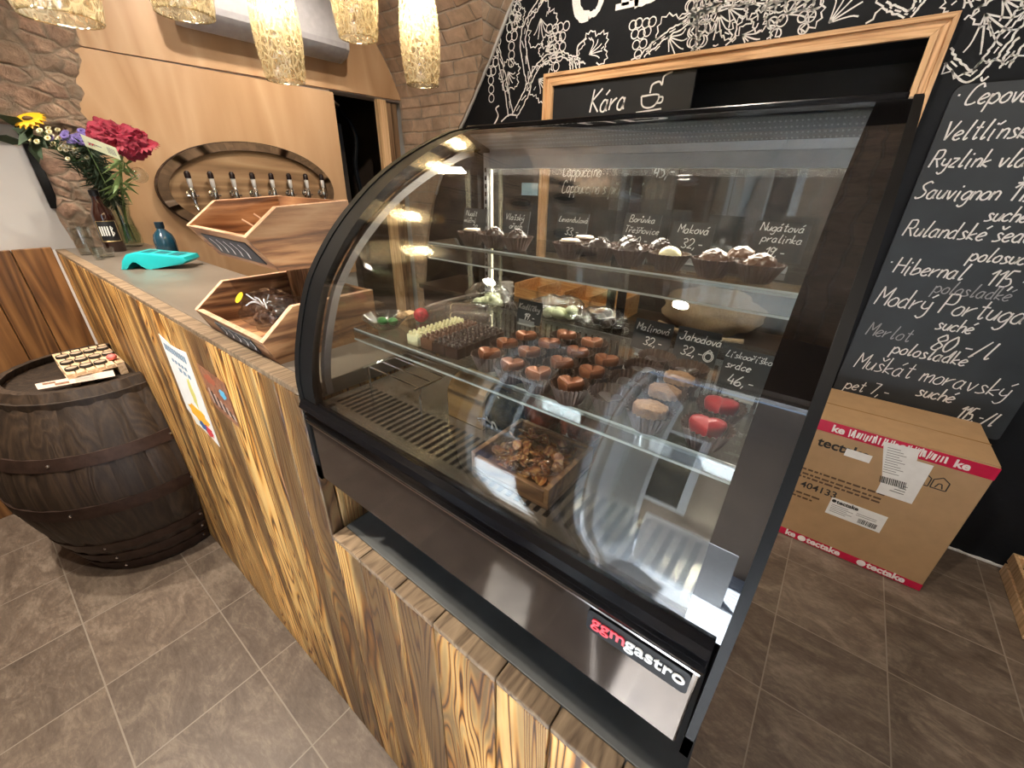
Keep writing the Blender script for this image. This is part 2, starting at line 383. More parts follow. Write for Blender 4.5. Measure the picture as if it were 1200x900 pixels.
def tile_mat():
    m, nt, b = newmat('slate_floor_tiles'); k = NT(nt)
    tc = k.n('TexCoord').outputs['Object']; sp = k.n('SeparateXYZ'); k.l(tc, sp.inputs[0])
    gx = k.math('DIVIDE', k.math('SUBTRACT', sp.outputs[0], 0.2), 0.3495); gy = k.math('DIVIDE', k.math('SUBTRACT', sp.outputs[1], 0.143), 0.3445)
    def edge(v, w):
        f = k.math('FRACT', v); e = k.math('MINIMUM', f, k.math('SUBTRACT', 1.0, f)); return k.math('LESS_THAN', e, w)
    g = k.math('MAXIMUM', edge(gx, 0.0062), edge(gy, 0.0062))
    cell = k.n('CombineXYZ'); k.l(k.math('FLOOR', gx), cell.inputs[0]); k.l(k.math('FLOOR', gy), cell.inputs[1])
    wn_ = k.n('TexWhiteNoise', noise_dimensions='3D'); k.l(cell.outputs[0], wn_.inputs['Vector'])
    off = k.n('VectorMath', operation='MULTIPLY_ADD'); k.l(wn_.outputs['Color'], off.inputs[0]); off.inputs[1].default_value = (9, 9, 9); k.l(tc, off.inputs[2])
    cl = k.noise(k.mapping(off.outputs[0], (3.6, 5.6, 1)), 1.5, 9, 0.70, 1.1)
    fi = k.noise(k.mapping(off.outputs[0], (14, 40, 1), rot=(0, 0, 0.5)), 2.0, 8, 0.78, 0.6)
    f = k.math('ADD', k.math('MULTIPLY', cl, 0.62), k.math('MULTIPLY', fi, 0.38))
    col = k.ramp(f, [(0.36, (0.075, 0.054, 0.040)), (0.50, (0.135, 0.102, 0.077)), (0.65, (0.255, 0.205, 0.158))])
    hv = k.n('HueSaturation'); k.l(col, hv.inputs['Color']); k.l(k.math('MULTIPLY_ADD', wn_.outputs['Value'], 0.28, 0.86), hv.inputs['Value'])
    col = k.mix(g, hv.outputs[0], (0.24, 0.205, 0.165))
    k.l(col, b.inputs['Base Color']); k.l(k.math('MULTIPLY_ADD', fi, 0.3, 0.30), b.inputs['Roughness']); b.inputs['Specular IOR Level'].default_value = 0.45
    h = k.math('SUBTRACT', k.math('MULTIPLY', f, 0.5), k.math('MULTIPLY', g, 0.6))
    k.bump(h, 0.35, 0.004, b); return m
TILES = tile_mat()

def brick_mat(name, bw, bh, c1, c2, mortar):
    m, nt, b = newmat(name); k = NT(nt)
    uv = k.n('TexCoord').outputs['UV']; ob = k.n('TexCoord').outputs['Object']
    warp = k.n('VectorMath', operation='MULTIPLY_ADD')
    nz = k.n('TexNoise'); nz.inputs['Scale'].default_value = 4.0; nz.inputs['Detail'].default_value = 3; k.l(uv, nz.inputs['Vector'])
    k.l(nz.outputs['Color'], warp.inputs[0]); warp.inputs[1].default_value = (0.06, 0.035, 0); k.l(uv, warp.inputs[2])
    br = k.n('TexBrick'); br.inputs['Scale'].default_value = 1.0; br.inputs['Brick Width'].default_value = bw; br.inputs['Row Height'].default_value = bh
    br.inputs['Mortar Size'].default_value = 0.007; br.inputs['Mortar Smooth'].default_value = 0.6; br.inputs['Color1'].default_value = rgba(c1); br.inputs['Color2'].default_value = rgba(c2); br.inputs['Mortar'].default_value = rgba(mortar)
    k.l(warp.outputs[0], br.inputs['Vector'])
    n1 = k.noise(ob, 9, 6, 0.65, 0.5); n2 = k.noise(ob, 2.2, 3)
    col = k.mix(0.75, br.outputs['Color'], k.ramp(n1, [(0.25, (0.35, 0.33, 0.31)), (0.75, (1.25, 1.2, 1.15))]), 'MULTIPLY')
    col = k.mix(0.6, col, k.ramp(n2, [(0.35, (0.75, 0.70, 0.66)), (0.7, (1.2, 1.2, 1.2))]), 'MULTIPLY')
    k.l(col, b.inputs['Base Color']); b.inputs['Roughness'].default_value = 0.9
    h = k.math('ADD', k.math('MULTIPLY', n1, 0.6), k.math('MULTIPLY', br.outputs['Fac'], -0.8)); k.bump(h, 0.9, 0.012, b); return m
BRICK = brick_mat('old_vault_brick', 0.20, 0.082, (0.64, 0.50, 0.38), (0.52, 0.40, 0.30), (0.55, 0.48, 0.40))

def stone_mat():
    m, nt, b = newmat('rubble_stone'); k = NT(nt); ob = k.n('TexCoord').outputs['Object']
    n0 = k.n('TexNoise'); n0.inputs['Scale'].default_value = 6; k.l(ob, n0.inputs['Vector'])
    w = k.n('VectorMath', operation='MULTIPLY_ADD'); k.l(n0.outputs['Color'], w.inputs[0]); w.inputs[1].default_value = (0.10, 0.10, 0.10); k.l(ob, w.inputs[2])
    v = k.n('TexVoronoi', feature='DISTANCE_TO_EDGE'); v.inputs['Scale'].default_value = 13; k.l(k.mapping(w.outputs[0], (1, 0.8, 1.25)), v.inputs['Vector'])
    vc = k.n('TexVoronoi'); vc.inputs['Scale'].default_value = 13; k.l(k.mapping(w.outputs[0], (1, 0.8, 1.25)), vc.inputs['Vector'])
    sp = k.n('SeparateXYZ'); k.l(vc.outputs['Color'], sp.inputs[0])
    col = k.ramp(sp.outputs[0], [(0.0, (0.36, 0.245, 0.17)), (0.5, (0.52, 0.385, 0.28)), (1.0, (0.47, 0.30, 0.215))])
    n1 = k.noise(ob, 16, 9, 0.75, 0.6); col = k.mix(1.0, col, k.ramp(n1, [(0.32, (0.60, 0.55, 0.51)), (0.52, (1.15, 1.12, 1.10)), (0.70, (1.6, 1.56, 1.5))]), 'MULTIPLY')
    e = k.ramp(v.outputs['Distance'], [(0.0, (0, 0, 0)), (0.16, (1, 1, 1))])
    col = k.mix(e, (0.40, 0.31, 0.225), col)
    k.l(col, b.inputs['Base Color']); b.inputs['Roughness'].default_value = 0.92
    k.bump(k.math('ADD', k.math('MULTIPLY', n1, 1.6), k.math('MULTIPLY', e, 0.5)), 1.0, 0.03, b); return m
STONE = stone_mat()
def plaster_mat(name, col, bump=0.3, scale=25, rough=0.8, var=0.12, spec=0.4):
    m, nt, b = newmat(name); k = NT(nt); ob = k.n('TexCoord').outputs['Object']
    n = k.noise(ob, 2.5, 5, 0.6); n2 = k.noise(ob, scale, 5, 0.65)
    k.l(k.ramp(n, [(0.3, tuple(c * (1 - var) for c in col)), (0.7, tuple(c * (1 + var) for c in col))]), b.inputs['Base Color'])
    b.inputs['Roughness'].default_value = rough; b.inputs['Specular IOR Level'].default_value = spec; k.bump(n2, bump, 0.01, b); return m
WALL_BLACK = plaster_mat('chalkboard_wall', (0.0070, 0.0085, 0.0110), 0.25, 22, 0.62, 0.3, 0.2)
WALL_GREY = plaster_mat('pale_plaster', (0.52, 0.51, 0.50), 0.08, 30, 0.8, 0.05)
WALL_FRONT = plaster_mat('brown_front_plaster', (0.16, 0.115, 0.085), 0.15, 20)
WALL_CREAM = plaster_mat('cream_plaster', (0.46, 0.40, 0.33), 0.15, 20)
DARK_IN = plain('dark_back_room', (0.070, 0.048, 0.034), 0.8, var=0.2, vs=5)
NICHE = plain('black_niche_paint', (0.020, 0.021, 0.022), 0.7, var=0.15, vs=5)

# ------------------------------------------------------------------ setting
YW, XW, XR, YF = 2.44, -2.95, 2.15, -0.52
fl = struct(MB().box(-4.2, 3.4, -6.0, 3.0, -0.05, 0.0).build('floor', TILES))

# back wall (black chalk paint) with the framed niche opening x -1.60..0.02, z 1.15..2.03
def wall_with_hole(mb, x0, x1, z0, z1, hx0, hx1, hz0, hz1, y0, y1):
    mb.box(x0, hx0, y0, y1, z0, z1).box(hx1, x1, y0, y1, z0, z1).box(hx0, hx1, y0, y1, z0, hz0).box(hx0, hx1, y0, y1, hz1, z1)
HX0, HX1, HZ0, HZ1 = -1.60, 0.025, 1.12, 2.045
mb = MB(); wall_with_hole(mb, XW - 0.1, XR + 0.1, 0, 3.4, HX0, HX1, HZ0, HZ1, YW, YW + 0.12)
wb = struct(mb.build('wall_back', WALL_BLACK))
mb = MB()   # inside of the niche
mb.box(HX0 - 0.02, HX1 + 0.02, YW + 0.40, YW + 0.42, HZ0 - 0.02, HZ1 + 0.02).box(HX0 - 0.02, HX0, YW + 0.12, YW + 0.42, HZ0 - 0.02, HZ1 + 0.02).box(HX1, HX1 + 0.02, YW + 0.12, YW + 0.42, HZ0 - 0.02, HZ1 + 0.02)
mb.box(HX0 - 0.02, HX1 + 0.02, YW + 0.12, YW + 0.42, HZ1, HZ1 + 0.02).box(HX0 - 0.02, HX1 + 0.02, YW + 0.12, YW + 0.42, HZ0 - 0.02, HZ0)
struct(mb.build('wall_niche', NICHE))
# pine moulding round the niche, mitred, stepped profile
def frame_bar(name, axis, a0, a1, inner, outer, mat):
    mb = MB(); steps = [(0.0, 0.34, 0.022), (0.34, 0.72, 0.014), (0.72, 1.0, 0.026)]
    for s0, s1, d in steps:
        pts = []
        def P(s, e):
            t = inner + (outer - inner) * s; k = s * abs(outer - inner)
            return (a0 - k, t) if e == 0 else (a1 + k, t)
        q = [P(s0, 0), P(s0, 1), P(s1, 1), P(s1, 0)]
        fn = (lambda u, v, t: (u, YW - t, v)) if axis == 'x' else (lambda u, v, t: (v, YW - t, u))
        mb.prism(q, fn, 0.0, d, 0.002)
    return struct(mb.build(name, mat))
frame_bar('trim_1', 'x', HX0, HX1, HZ1, HZ1 + 0.062, WOOD_FRAME)
frame_bar('trim_2', 'z', HZ0, HZ1, HX0, HX0 - 0.062, WOOD_FRAME_V)
frame_bar('trim_3', 'z', HZ0, HZ1, HX1, HX1 + 0.062, WOOD_FRAME_V)
frame_bar('trim_4', 'x', HX0, HX1, HZ0, HZ0 - 0.062, WOOD_FRAME)
# ragged white plaster line along the foot of the black wall
mb = MB(); top = []; n = 90
for i in range(n + 1):
    x = 0.5 + 1.6 * i / n; top.append((x, 0.006 + 0.018 * max(0, mnoise.noise(Vector((x * 9, 3, 0)))) + 0.006 * mnoise.noise(Vector((x * 40, 1, 0)))))
mb.prism([(0.5, 0.0)] + top + [(2.1, 0.0)], lambda u, v, t: (u, YW - t, v), 0.0, 0.012)
struct(mb.build('baseboard_back', WHITE))

# left wall: opening for the back-room doorway y 1.83..2.41, z 0..2.06
mb = MB()
mb.box(XW - 0.12, XW, YF, 1.83, 0, 3.4).box(XW - 0.12, XW, 1.83, 2.44, 2.06, 3.4).box(XW - 0.12, XW, 2.43, 2.44, 0, 2.06)
struct(mb.build('wall_left', WALL_GREY))
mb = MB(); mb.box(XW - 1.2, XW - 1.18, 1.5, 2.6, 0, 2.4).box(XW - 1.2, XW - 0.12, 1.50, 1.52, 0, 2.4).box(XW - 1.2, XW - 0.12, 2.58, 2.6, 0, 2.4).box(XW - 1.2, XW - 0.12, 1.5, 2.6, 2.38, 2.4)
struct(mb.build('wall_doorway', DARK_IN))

# right wall and front wall with the shop door (open) and the shop window
struct(MB().box(XR, XR + 0.1, YF, YW, 0, 3.4).build('wall_right', WALL_CREAM))
mb = MB(); Y0, Y1 = YF - 0.20, YF
DX0, DX1, DZ = -0.52, 0.80, 2.25; GX0, GX1, GZ0, GZ1 = -1.00, -0.66, 0.30, 2.20
mb.box(XW - 0.1, GX0, Y0, Y1, 0, 3.4).box(GX0, GX1, Y0, Y1, 0, GZ0).box(GX0, GX1, Y0, Y1, GZ1, 3.4).box(GX1, DX0, Y0, Y1, 0, 3.4).box(DX0, DX1, Y0, Y1, DZ, 3.4).box(DX1, XR + 0.1, Y0, Y1, 0, 3.4)
struct(mb.build('wall_front', WALL_FRONT))
def leaf_frame(mb, x0, x1, z0, z1, y0, y1, w):
    mb.box(x0, x0 + w, y0, y1, z0, z1).box(x1 - w, x1, y0, y1, z0, z1).box(x0 + w, x1 - w, y0, y1, z0, z0 + w).box(x0 + w, x1 - w, y0, y1, z1 - w, z1)
mb = MB(); leaf_frame(mb, GX0, GX1, GZ0, GZ1, YF - 0.14, YF - 0.08, 0.05)
w1 = struct(mb.build('window_1', WHITE)); MB().box(GX0 + 0.05, GX1 - 0.05, YF - 0.115, YF - 0.11, GZ0 + 0.05, GZ1 - 0.05).build('pane', CASE_GLASS, w1)
mb = MB(); leaf_frame(mb, DX0, DX1, 0, DZ, YF - 0.18, YF - 0.10, 0.05); struct(mb.build('trim_5', WHITE))
mb = MB(); mb.box(DX0 + 0.05, DX0 + 0.09, YF - 0.95, YF - 0.2, 0.02, DZ - 0.06); d1 = struct(mb.build('door_1', WHITE))   # door leaf folded outwards
MB().box(DX0 + 0.09, DX0 + 0.10, YF - 0.80, YF - 0.35, 0.5, DZ - 0.3).build('pane', DRINK_GLASS, d1)
# planked terrace before the door
PLANK_OUT = plain('terrace_planks', (0.62, 0.66, 0.70), 0.7, var=0.12, vs=5)
mb = MB()
for i in range(26):
    y = YF - 0.03 - i * 0.14; mb.box(DX0 + .05 if i < 2 else -3.0, 3.2, y - 0.132, y, 0.0, 0.012) if i >= 2 else mb.box(DX0 + .052, DX1 - .052, y - .132, y, 0.0, .012)
struct(mb.build('floor_terrace', PLANK_OUT))
mb = MB(); FY = -3.4      # shaded house front across the terrace
mb.box(-4.2, 3.4, FY - .3, FY, 0, 4.2)
struct(mb.build('wall_opposite', plaster_mat('house_plaster', (0.30, 0.22, 0.16), 0.2, 14)))
for wi, wx in enumerate((-2.4, -0.9, 0.7, 2.2)):
    mb = MB(); leaf_frame(mb, wx - .45, wx + .45, .9, 2.3, FY - .01, FY + .03, .07); mb.box(wx - .03, wx + .03, FY, FY + .03, .97, 2.23)
    wf = struct(mb.build('window_%d' % (wi + 2), WHITE)); MB().box(wx - .38, wx + .38, FY + .001, FY + .008, .97, 2.23).build('pane', plain('dark_window_pane_%d' % wi, (.02, .025, .03), .08), wf)
ag = thing('sandwich_board', 'white folding sandwich board standing on the terrace outside the door', 'sign', (-0.22, -1.75, 0.0125))
for sg, nm in ((1, 'front_panel'), (-1, 'rear_panel')):
    MB().prism([(-.45, .02), (.02, .02), (.02, .90), (-.45, .90)], lambda u, v, t, sg=sg: (u, -1.75 + sg * (.20 * (1 - v / .92) + t), v), 0.0, .014, .002).build(nm, WHITE, ag)
mb = MB()
for y in (-1.56, -1.94):
    for x in (-.45, .0): MB().box(x, x + .02, y - .01, y + .01, .0125, .05).build('foot', BLACK, ag)

# groin vault of old brick over the room
PROF_A = [(-2.90, 0.0), (-2.82, 0.9), (-2.66, 1.40), (-2.50, 1.68), (-2.36, 1.865), (-2.29, 1.947), (-2.155, 2.125), (-2.01, 2.322), (-1.918, 2.461), (-1.76, 2.66), (-1.55, 2.84), (-1.25, 3.02), (-0.85, 3.17), (-0.4, 3.23)]
PROF_B = [(2.408, 0.0), (2.408, 1.90), (2.402, 2.02), (2.39, 2.10), (2.33, 2.25), (2.215, 2.40), (2.05, 2.57), (1.83, 2.72), (1.50, 2.86), (1.15, 2.93), (0.85, 2.95)]
XC, YC = -0.4, 0.85
def resample(prof, n=60):
    pts = spline(prof, 8); return [Vector(p) for p in pts]
A = resample(PROF_A); B = resample(PROF_B)
def at_z(P, z):
    if z >= P[-1].y: return P[-1].x
    for a, b in zip(P, P[1:]):
        if a.y <= z <= b.y and b.y > a.y: return a.x + (b.x - a.x) * (z - a.y) / (b.y - a.y)
    return P[-1].x
mb = MB(); bm = mb.bm; uvl = bm.loops.layers.uv.new('UVMap')
def strip(rows, uvs):
    V = [[bm.verts.new(p) for p in r] for r in rows]
    for i in range(len(rows) - 1):
        for j in range(len(rows[i]) - 1):
            f = bm.faces.new((V[i][j], V[i][j + 1], V[i + 1][j + 1], V[i + 1][j])); f.smooth = True
            for lp, (a, b) in zip(f.loops, ((i, j), (i, j + 1), (i + 1, j + 1), (i + 1, j))): lp[uvl].uv = uvs[a][b]
def rough(p): return 0.012 * mnoise.noise(Vector(p) * 9) + 0.02 * mnoise.noise(Vector(p) * 3)
for side in (0, 1):
    for half in (0, 1):
        rows = []; uvs = []; s = 0.0; prev = None; NS = 24
        for p in A:
            if prev is not None: s += (p - prev).length
            prev = p
            yl = at_z(B, p.y)
            ys = [yl + (YW - yl) * k / NS for k in range(NS + 1)] if half == 0 else [YF + (2 * YC - yl - YF) * k / NS for k in range(NS + 1)]
            if half == 1: ys = [max(YF, min(y, 2 * YC - yl)) for y in ys]
            x = p.x if side == 0 else 2 * XC - p.x
            rows.append([(x + rough((x, y, p.y)), y, p.y + rough((y, x, p.y))) for y in ys]); uvs.append([(y, s) for y in ys])
        if half == 0 or True: strip(rows, uvs)
    rows = []; uvs = []; s = 0.0; prev = None
for half in (0, 1):
    for side in (0, 1):
        rows = []; uvs = []; s = 0.0; prev = None; NS = 24
        for p in B:
            if prev is not None: s += (p - prev).length
            prev = p
            xb = at_z(A, p.y)
            xs = [XW + (xb - XW) * k / NS for k in range(NS + 1)]
            if side == 1: xs = [2 * XC - x for x in xs]
            y = p.x if half == 0 else max(YF + 0.01, 2 * YC - p.x)
            rows.append([(x, y + rough((x, y, p.y)), p.y) for x in xs]); uvs.append([(x, s) for x in xs])
        strip(rows, uvs)
bmesh.ops.remove_doubles(bm, verts=bm.verts, dist=0.0004)
struct(mb.build('ceiling', BRICK, fixn=False))
struct(MB().box(-4.2, 3.4, YF - 0.20, 3.0, 3.42, 3.5).build('ceiling_sun_blocker', WALL_CREAM))  # unseen slab added over the vault to block sun and sky
# plaster seam where the vault meets the black wall
arc = [(p.x, YW - 0.012, p.y) for p in A if 1.4 < p.y < 3.2]
struct(MB().tube(arc, 0.011, 6).build('trim_6', WALL_GREY, smooth=True))

# ceiling spotlights
GLOW = emit('spot_lens_glow', (1.0, 0.93, 0.82), 6.0)
def vault_z(x, y):
    za = zb = 0
    xx = x if x < XC else 2 * XC - x; yy = y if y > YC else 2 * YC - y
    for a, b in zip(A, A[1:]):
        if a.x <= xx <= b.x: za = a.y + (b.y - a.y) * (xx - a.x) / max(1e-6, b.x - a.x)
    for a, b in zip(B, B[1:]):
        if b.x <= yy <= a.x: zb = a.y + (b.y - a.y) * (a.x - yy) / max(1e-6, a.x - b.x)
    return max(za, zb)
SPOT_LABEL = ['over the barrel end of the bar front', 'nearest the shop window', 'over the stepped-down ledge', 'over the cardboard box', 'before the framed niche', 'before the tap board', 'over the wine menu board', 'over the bar top', 'added to brighten the brick vault corner']
for (x, y, tg), w, lab in zip(SPOTS, SPOT_W, SPOT_LABEL):
    z = vault_z(x, y) - 0.02
    dr = (Vector(tg) - Vector((x, y, z))).normalized(); q = dr.to_track_quat('Z', 'Y').to_matrix()
    t = thing('ceiling_spotlight', 'small white ceiling spotlight ' + lab, 'spotlight', (x, y, z), 'ceiling spotlights')
    MB().lathe([(0.0, 0.03), (0.045, 0.03), (0.045, -0.02), (0.0, -0.02)], 20, (x, y, z)).build('base', WHITE, t, smooth=True)
    c = Vector((x, y, z - 0.05))
    MB().lathe([(0.0, -0.05), (0.03, -0.05), (0.04, 0.0), (0.04, 0.06), (0.034, 0.06), (0.034, 0.045)], 20, c, mat=q, cap1=False).build('lamp_head', WHITE, t, smooth=True)
    MB().lathe([(0.0, 0.046), (0.034, 0.046)], 20, c, mat=q).build('lens', GLOW, t)
    spot('spot_beam', c + dr * 0.075, tg, w, NEUT, 95, 0.035)

# rubble stone pier on the left wall, with its ragged right edge
mb = MB(); bm = mb.bm; NY, NZ = 40, 110; grid = []
for i in range(NZ + 1):
    z = 1.0 + 2.0 * i / NZ; row = []
    right = 0.53 + 0.045 * mnoise.noise(Vector((z * 5, 0, 2))) + max(0, min(0.13, (z - 1.55) * 0.26)) + 0.02 * mnoise.noise(Vector((z * 21, 7, 0)))
    left = 0.34 + 0.02 * mnoise.noise(Vector((z * 7, 4, 1))) if z < 1.735 else -0.55
    for j in range(NY + 1):
        t = j / NY; y = left + (right - left) * t
        dpt = 0.055 * min(1, min(t, 1 - t) * 9 + 0.12)
        x = XW + dpt + 0.022 * mnoise.noise(Vector((y * 11, z * 14, 0))) * (1 if 0 < j < NY else 0) + 0.014 * mnoise.noise(Vector((y * 27, z * 31, 5)))
        if j in (0, NY): x = XW - 0.005
        row.append(bm.verts.new((x, y, z)))
    grid.append(row)
for i in range(NZ):
    for j in range(NY): bm.faces.new((grid[i][j], grid[i][j + 1], grid[i + 1][j + 1], grid[i + 1][j])).smooth = True
struct(mb.build('wall_stone', STONE, fixn=False))
# dark reveal strip between plaster and stone
struct(MB().box(XW, XW + 0.02, 0.318, 0.352, 1.40, 1.74, 0.003).build('trim_7', BLACK))
# plank wainscot under the plaster, left of the bar
mb = MB(); y = 0.262
wd = [0.13, 0.11, 0.15, 0.12, 0.14, 0.13, 0.12, 0.15, 0.14]
for w in wd:
    mb.box(XW, XW + 0.022, y - w + 0.003, y, 0.0, 1.235, 0.003); y -= w
struct(mb.build('wall_wainscot', WOOD_WAIN))

# plywood cladding on the left wall
mb = MB()
px_ = XW + 0.02
mb.prism([(0.50, 0.9), (1.825, 0.9), (1.845, 2.05), (0.56, 2.05)], lambda u, v, t: (XW + t, u, v), 0.0, 0.018, 0.001)
struct(mb.build('wall_plywood', PLY))
mb = MB(); mb.prism([(0.56, 2.053), (2.405, 2.072), (2.30, 2.27), (2.19, 2.42), (2.05, 2.56), (1.7, 2.75), (0.56, 2.90)], lambda u, v, t: (XW + t, u, v), 0.0, 0.020, 0.001)
struct(mb.build('wall_plywood_header', PLY))

# ------------------------------------------------------------------ wall drawings (chalk paint on the black wall)
UX, UZ = Vector((1, 0, 0)), Vector((0, 0, 1))
def wl2(px, py): p = pix(px, py, 1, YW); return (p.x, p.z)
mural = MB(); WO = Vector((0, YW - 0.0005, 0))
def stroke(mb, pts, w=0.0055, n=5):
    run = []
    for p in spline(pts, n) + [None]:
        if p is None or (HX0 - .07 < p[0] < HX1 + .07 and p[1] < HZ1 + .068):
            if len(run) > 1: mb.ribbon(run, w * .62, WO, UX, UZ)
            run = []
        else: run.append(p)
def trunk(pts, w0, w1):
    P = spline([wl2(*p) for p in pts], 6); n = len(P)
    for sg in (-1, 1):
        q = []
        for i, p in enumerate(P):
            a = Vector(P[max(i - 1, 0)]); b = Vector(P[min(i + 1, n - 1)]); dv = (b - a).normalized()
            w = w0 + (w1 - w0) * i / n; q.append((p[0] - dv.y * sg * w + random.uniform(-.004, .004), p[1] + dv.x * sg * w + random.uniform(-.004, .004)))
        stroke(mural, q, 0.0055, 2)
    for i in range(2, n - 3, 4):
        p = P[i]; q = P[i + 2]; stroke(mural, [(p[0] + random.uniform(-w0, w0) * .5, p[1]), (q[0] + random.uniform(-w0, w0) * .5, q[1])], 0.004, 2)
def leaf(px, py, r, rot=0.0):
    r *= .82
    cx, cz = wl2(px, py); pts = []; n = 44
    for i in range(n + 1):
        a = 2 * math.pi * i / n; lobe = 0.72 + 0.28 * abs(math.cos(2.5 * a)) + (0.07 if i % 2 else -0.05) + random.uniform(-.05, .05)
        pts.append((cx + r * lobe * math.cos(a + rot), cz + r * lobe * math.sin(a + rot)))
    stroke(mural, pts, 0.005, 1)
    for k in range(5):
        a = rot + (k - 2) * 0.62 - 1.57
        stroke(mural, [(cx - .3 * r * math.cos(rot - 1.57), cz - .3 * r * math.sin(rot - 1.57)), (cx + .35 * r * math.cos(a), cz + .35 * r * math.sin(a)), (cx + .58 * r * math.cos(a + .1), cz + .58 * r * math.sin(a + .1))], 0.0042, 3)
    for k in range(3):
        a = random.uniform(0, 6.28); q = random.uniform(.35, .65) * r
        stroke(mural, [(cx + q * math.cos(a), cz + q * math.sin(a)), (cx + (q + .2 * r) * math.cos(a + .15), cz + (q + .2 * r) * math.sin(a + .15))], 0.004, 2)
def grapes(px, py, w, h, r=0.022):
    cx, cz = wl2(px, py); rows = max(3, int(h / (1.6 * r)))
    for j in range(rows):
        t = j / (rows - 1); ww = w * (1 - t * 0.85); k = max(1, int(ww / (1.7 * r)))
        for i in range(k):
            x = cx + (i - (k - 1) / 2) * 1.75 * r + random.uniform(-.2, .2) * r; z = cz + h / 2 - h * t + random.uniform(-.2, .2) * r
            stroke(mural, [(x + r * math.cos(a * .7), z + r * math.sin(a * .7)) for a in range(10)], 0.0042, 2)
m6 = lambda x, y: (540 + x / 4, y / 4)
m3 = lambda x, y: (800 + x / 3, y / 3)
trunk([m6(235, 540), m6(218, 440), m6(195, 330), m6(180, 250), m6(160, 180)], 0.018, 0.010)
trunk([m6(250, 545), m6(290, 470), m6(318, 400), m6(305, 300), m6(292, 190), m6(310, 110), m6(350, 40), m6(420, -60)], 0.022, 0.016)
trunk([m6(318, 400), m6(350, 330), m6(400, 275), m6(470, 255), m6(520, 275), m6(545, 270)], 0.014, 0.009)
trunk([m6(517, 275), m6(520, 320), m6(515, 362)], 0.008, 0.012); trunk([m6(540, 275), m6(550, 320), m6(562, 355)], 0.008, 0.012)
stroke(mural, [wl2(*m6(545, 265)), wl2(*m6(550, 215)), wl2(*m6(590, 180))], .006); stroke(mural, [wl2(*m6(550, 295)), wl2(*m6(578, 292))], .006)
stroke(mural, [wl2(*m6(150, 595)), wl2(*m6(175, 545)), wl2(*m6(165, 510)), wl2(*m6(180, 495))], .007); stroke(mural, [wl2(*m6(190, 570)), wl2(*m6(225, 540)), wl2(*m6(262, 540))], .007)
stroke(mural, [wl2(*m6(465, 150)), wl2(*m6(470, 175)), wl2(*m6(478, 200))], .005)
stroke(mural, [wl2(*m6(240, 10)), wl2(*m6(238, 50)), wl2(*m6(250, 75))], .006)
grapes(*m6(240, 150), 0.17, 0.30); grapes(*m6(143, 335), 0.17, 0.28); grapes(*m6(450, 245), 0.16, 0.22, 0.02)
leaf(*m6(265, 80), 0.07, .4); leaf(*m6(378, 120), 0.13, .2); leaf(*m6(228, 355), 0.10, .5); leaf(*m6(380, 385), 0.12, 1.0); leaf(*m6(410, 230), 0.08, 2); leaf(*m6(622, 240), 0.11, 2.0)
trunk([m6(775, 312), m6(830, 280), m6(890, 225), m6(935, 185), m6(1010, 135), m6(1090, 90), m6(1160, 50), m6(1260, 20)], 0.013, 0.010)
grapes(*m6(840, 205), 0.13, 0.16, .019); leaf(*m6(995, 195), 0.14, .9); grapes(*m6(1105, 165), 0.14, 0.22, .02)
grapes(*m3(60, 125), 0.18, 0.22); leaf(*m3(130, 80), 0.13, .3); leaf(*m3(230, 130), 0.11, 1.2); grapes(*m3(335, 75), 0.13, 0.18, .02); leaf(*m3(400, 30), 0.13, 2); leaf(*m3(550, 45), 0.15, 2.4)
leaf(*m3(180, 40), 0.12, 1); leaf(*m3(300, 20), 0.10, 2); grapes(*m3(430, 80), 0.10, 0.12, .018)
trunk([m3(-10, 75), m3(80, 30), m3(170, 10), m3(280, 0), m3(420, -15)], 0.010, 0.008)
trunk([m3(710, 20), m3(750, 35), m3(795, 50), m3(830, 10), m3(845, -30)], 0.008, 0.014)
leaf(*m3(1080, 90), 0.17, .6); trunk([m3(930, 175), m3(945, 215), m3(1005, 268), m3(1060, 225), m3(1110, 165), m3(1180, 70), m3(1230, 0)], 0.012, 0.020)
trunk([m3(1130, 240), m3(1150, 200), m3(1200, 130)], 0.010, 0.014); leaf(*m3(1010, -15), .08, 1); leaf(*m3(1150, 10), .1, 1)
mu = mural.build('chalk_mural', CHALK, wb)
# white capital letters of the shop sign, only their lower parts reach into the picture
mb = MB()
def fat(pts, w): mb.ribbon(spline(pts, 6), w, WO, UX, UZ, 0.0012)
c = wl2(690, 22)
z0 = c[1]
fat([(c[0] - .085, z0 + .36), (c[0] - .085, z0 + .10), (c[0] - .05, z0 + .022), (c[0], z0 + .012)], 0.024)
fat([(c[0], z0 + .012), (c[0] + .05, z0 + .03), (c[0] + .075, z0 + .12), (c[0] + .08, z0 + .36)], 0.014)
fat([(c[0] + .15, z0 + .02), (c[0] + .27, z0 + .02)], 0.014); fat([(c[0] + .20, z0 + .02), (c[0] + .20, z0 + .36)], 0.024)
fat([(c[0] + .25, z0 + .02), (c[0] + .36, z0 + .045), (c[0] + .41, z0 + .17), (c[0] + .37, z0 + .31), (c[0] + .22, z0 + .35)], 0.022)
mb.build('wall_lettering', CHALK, wb)

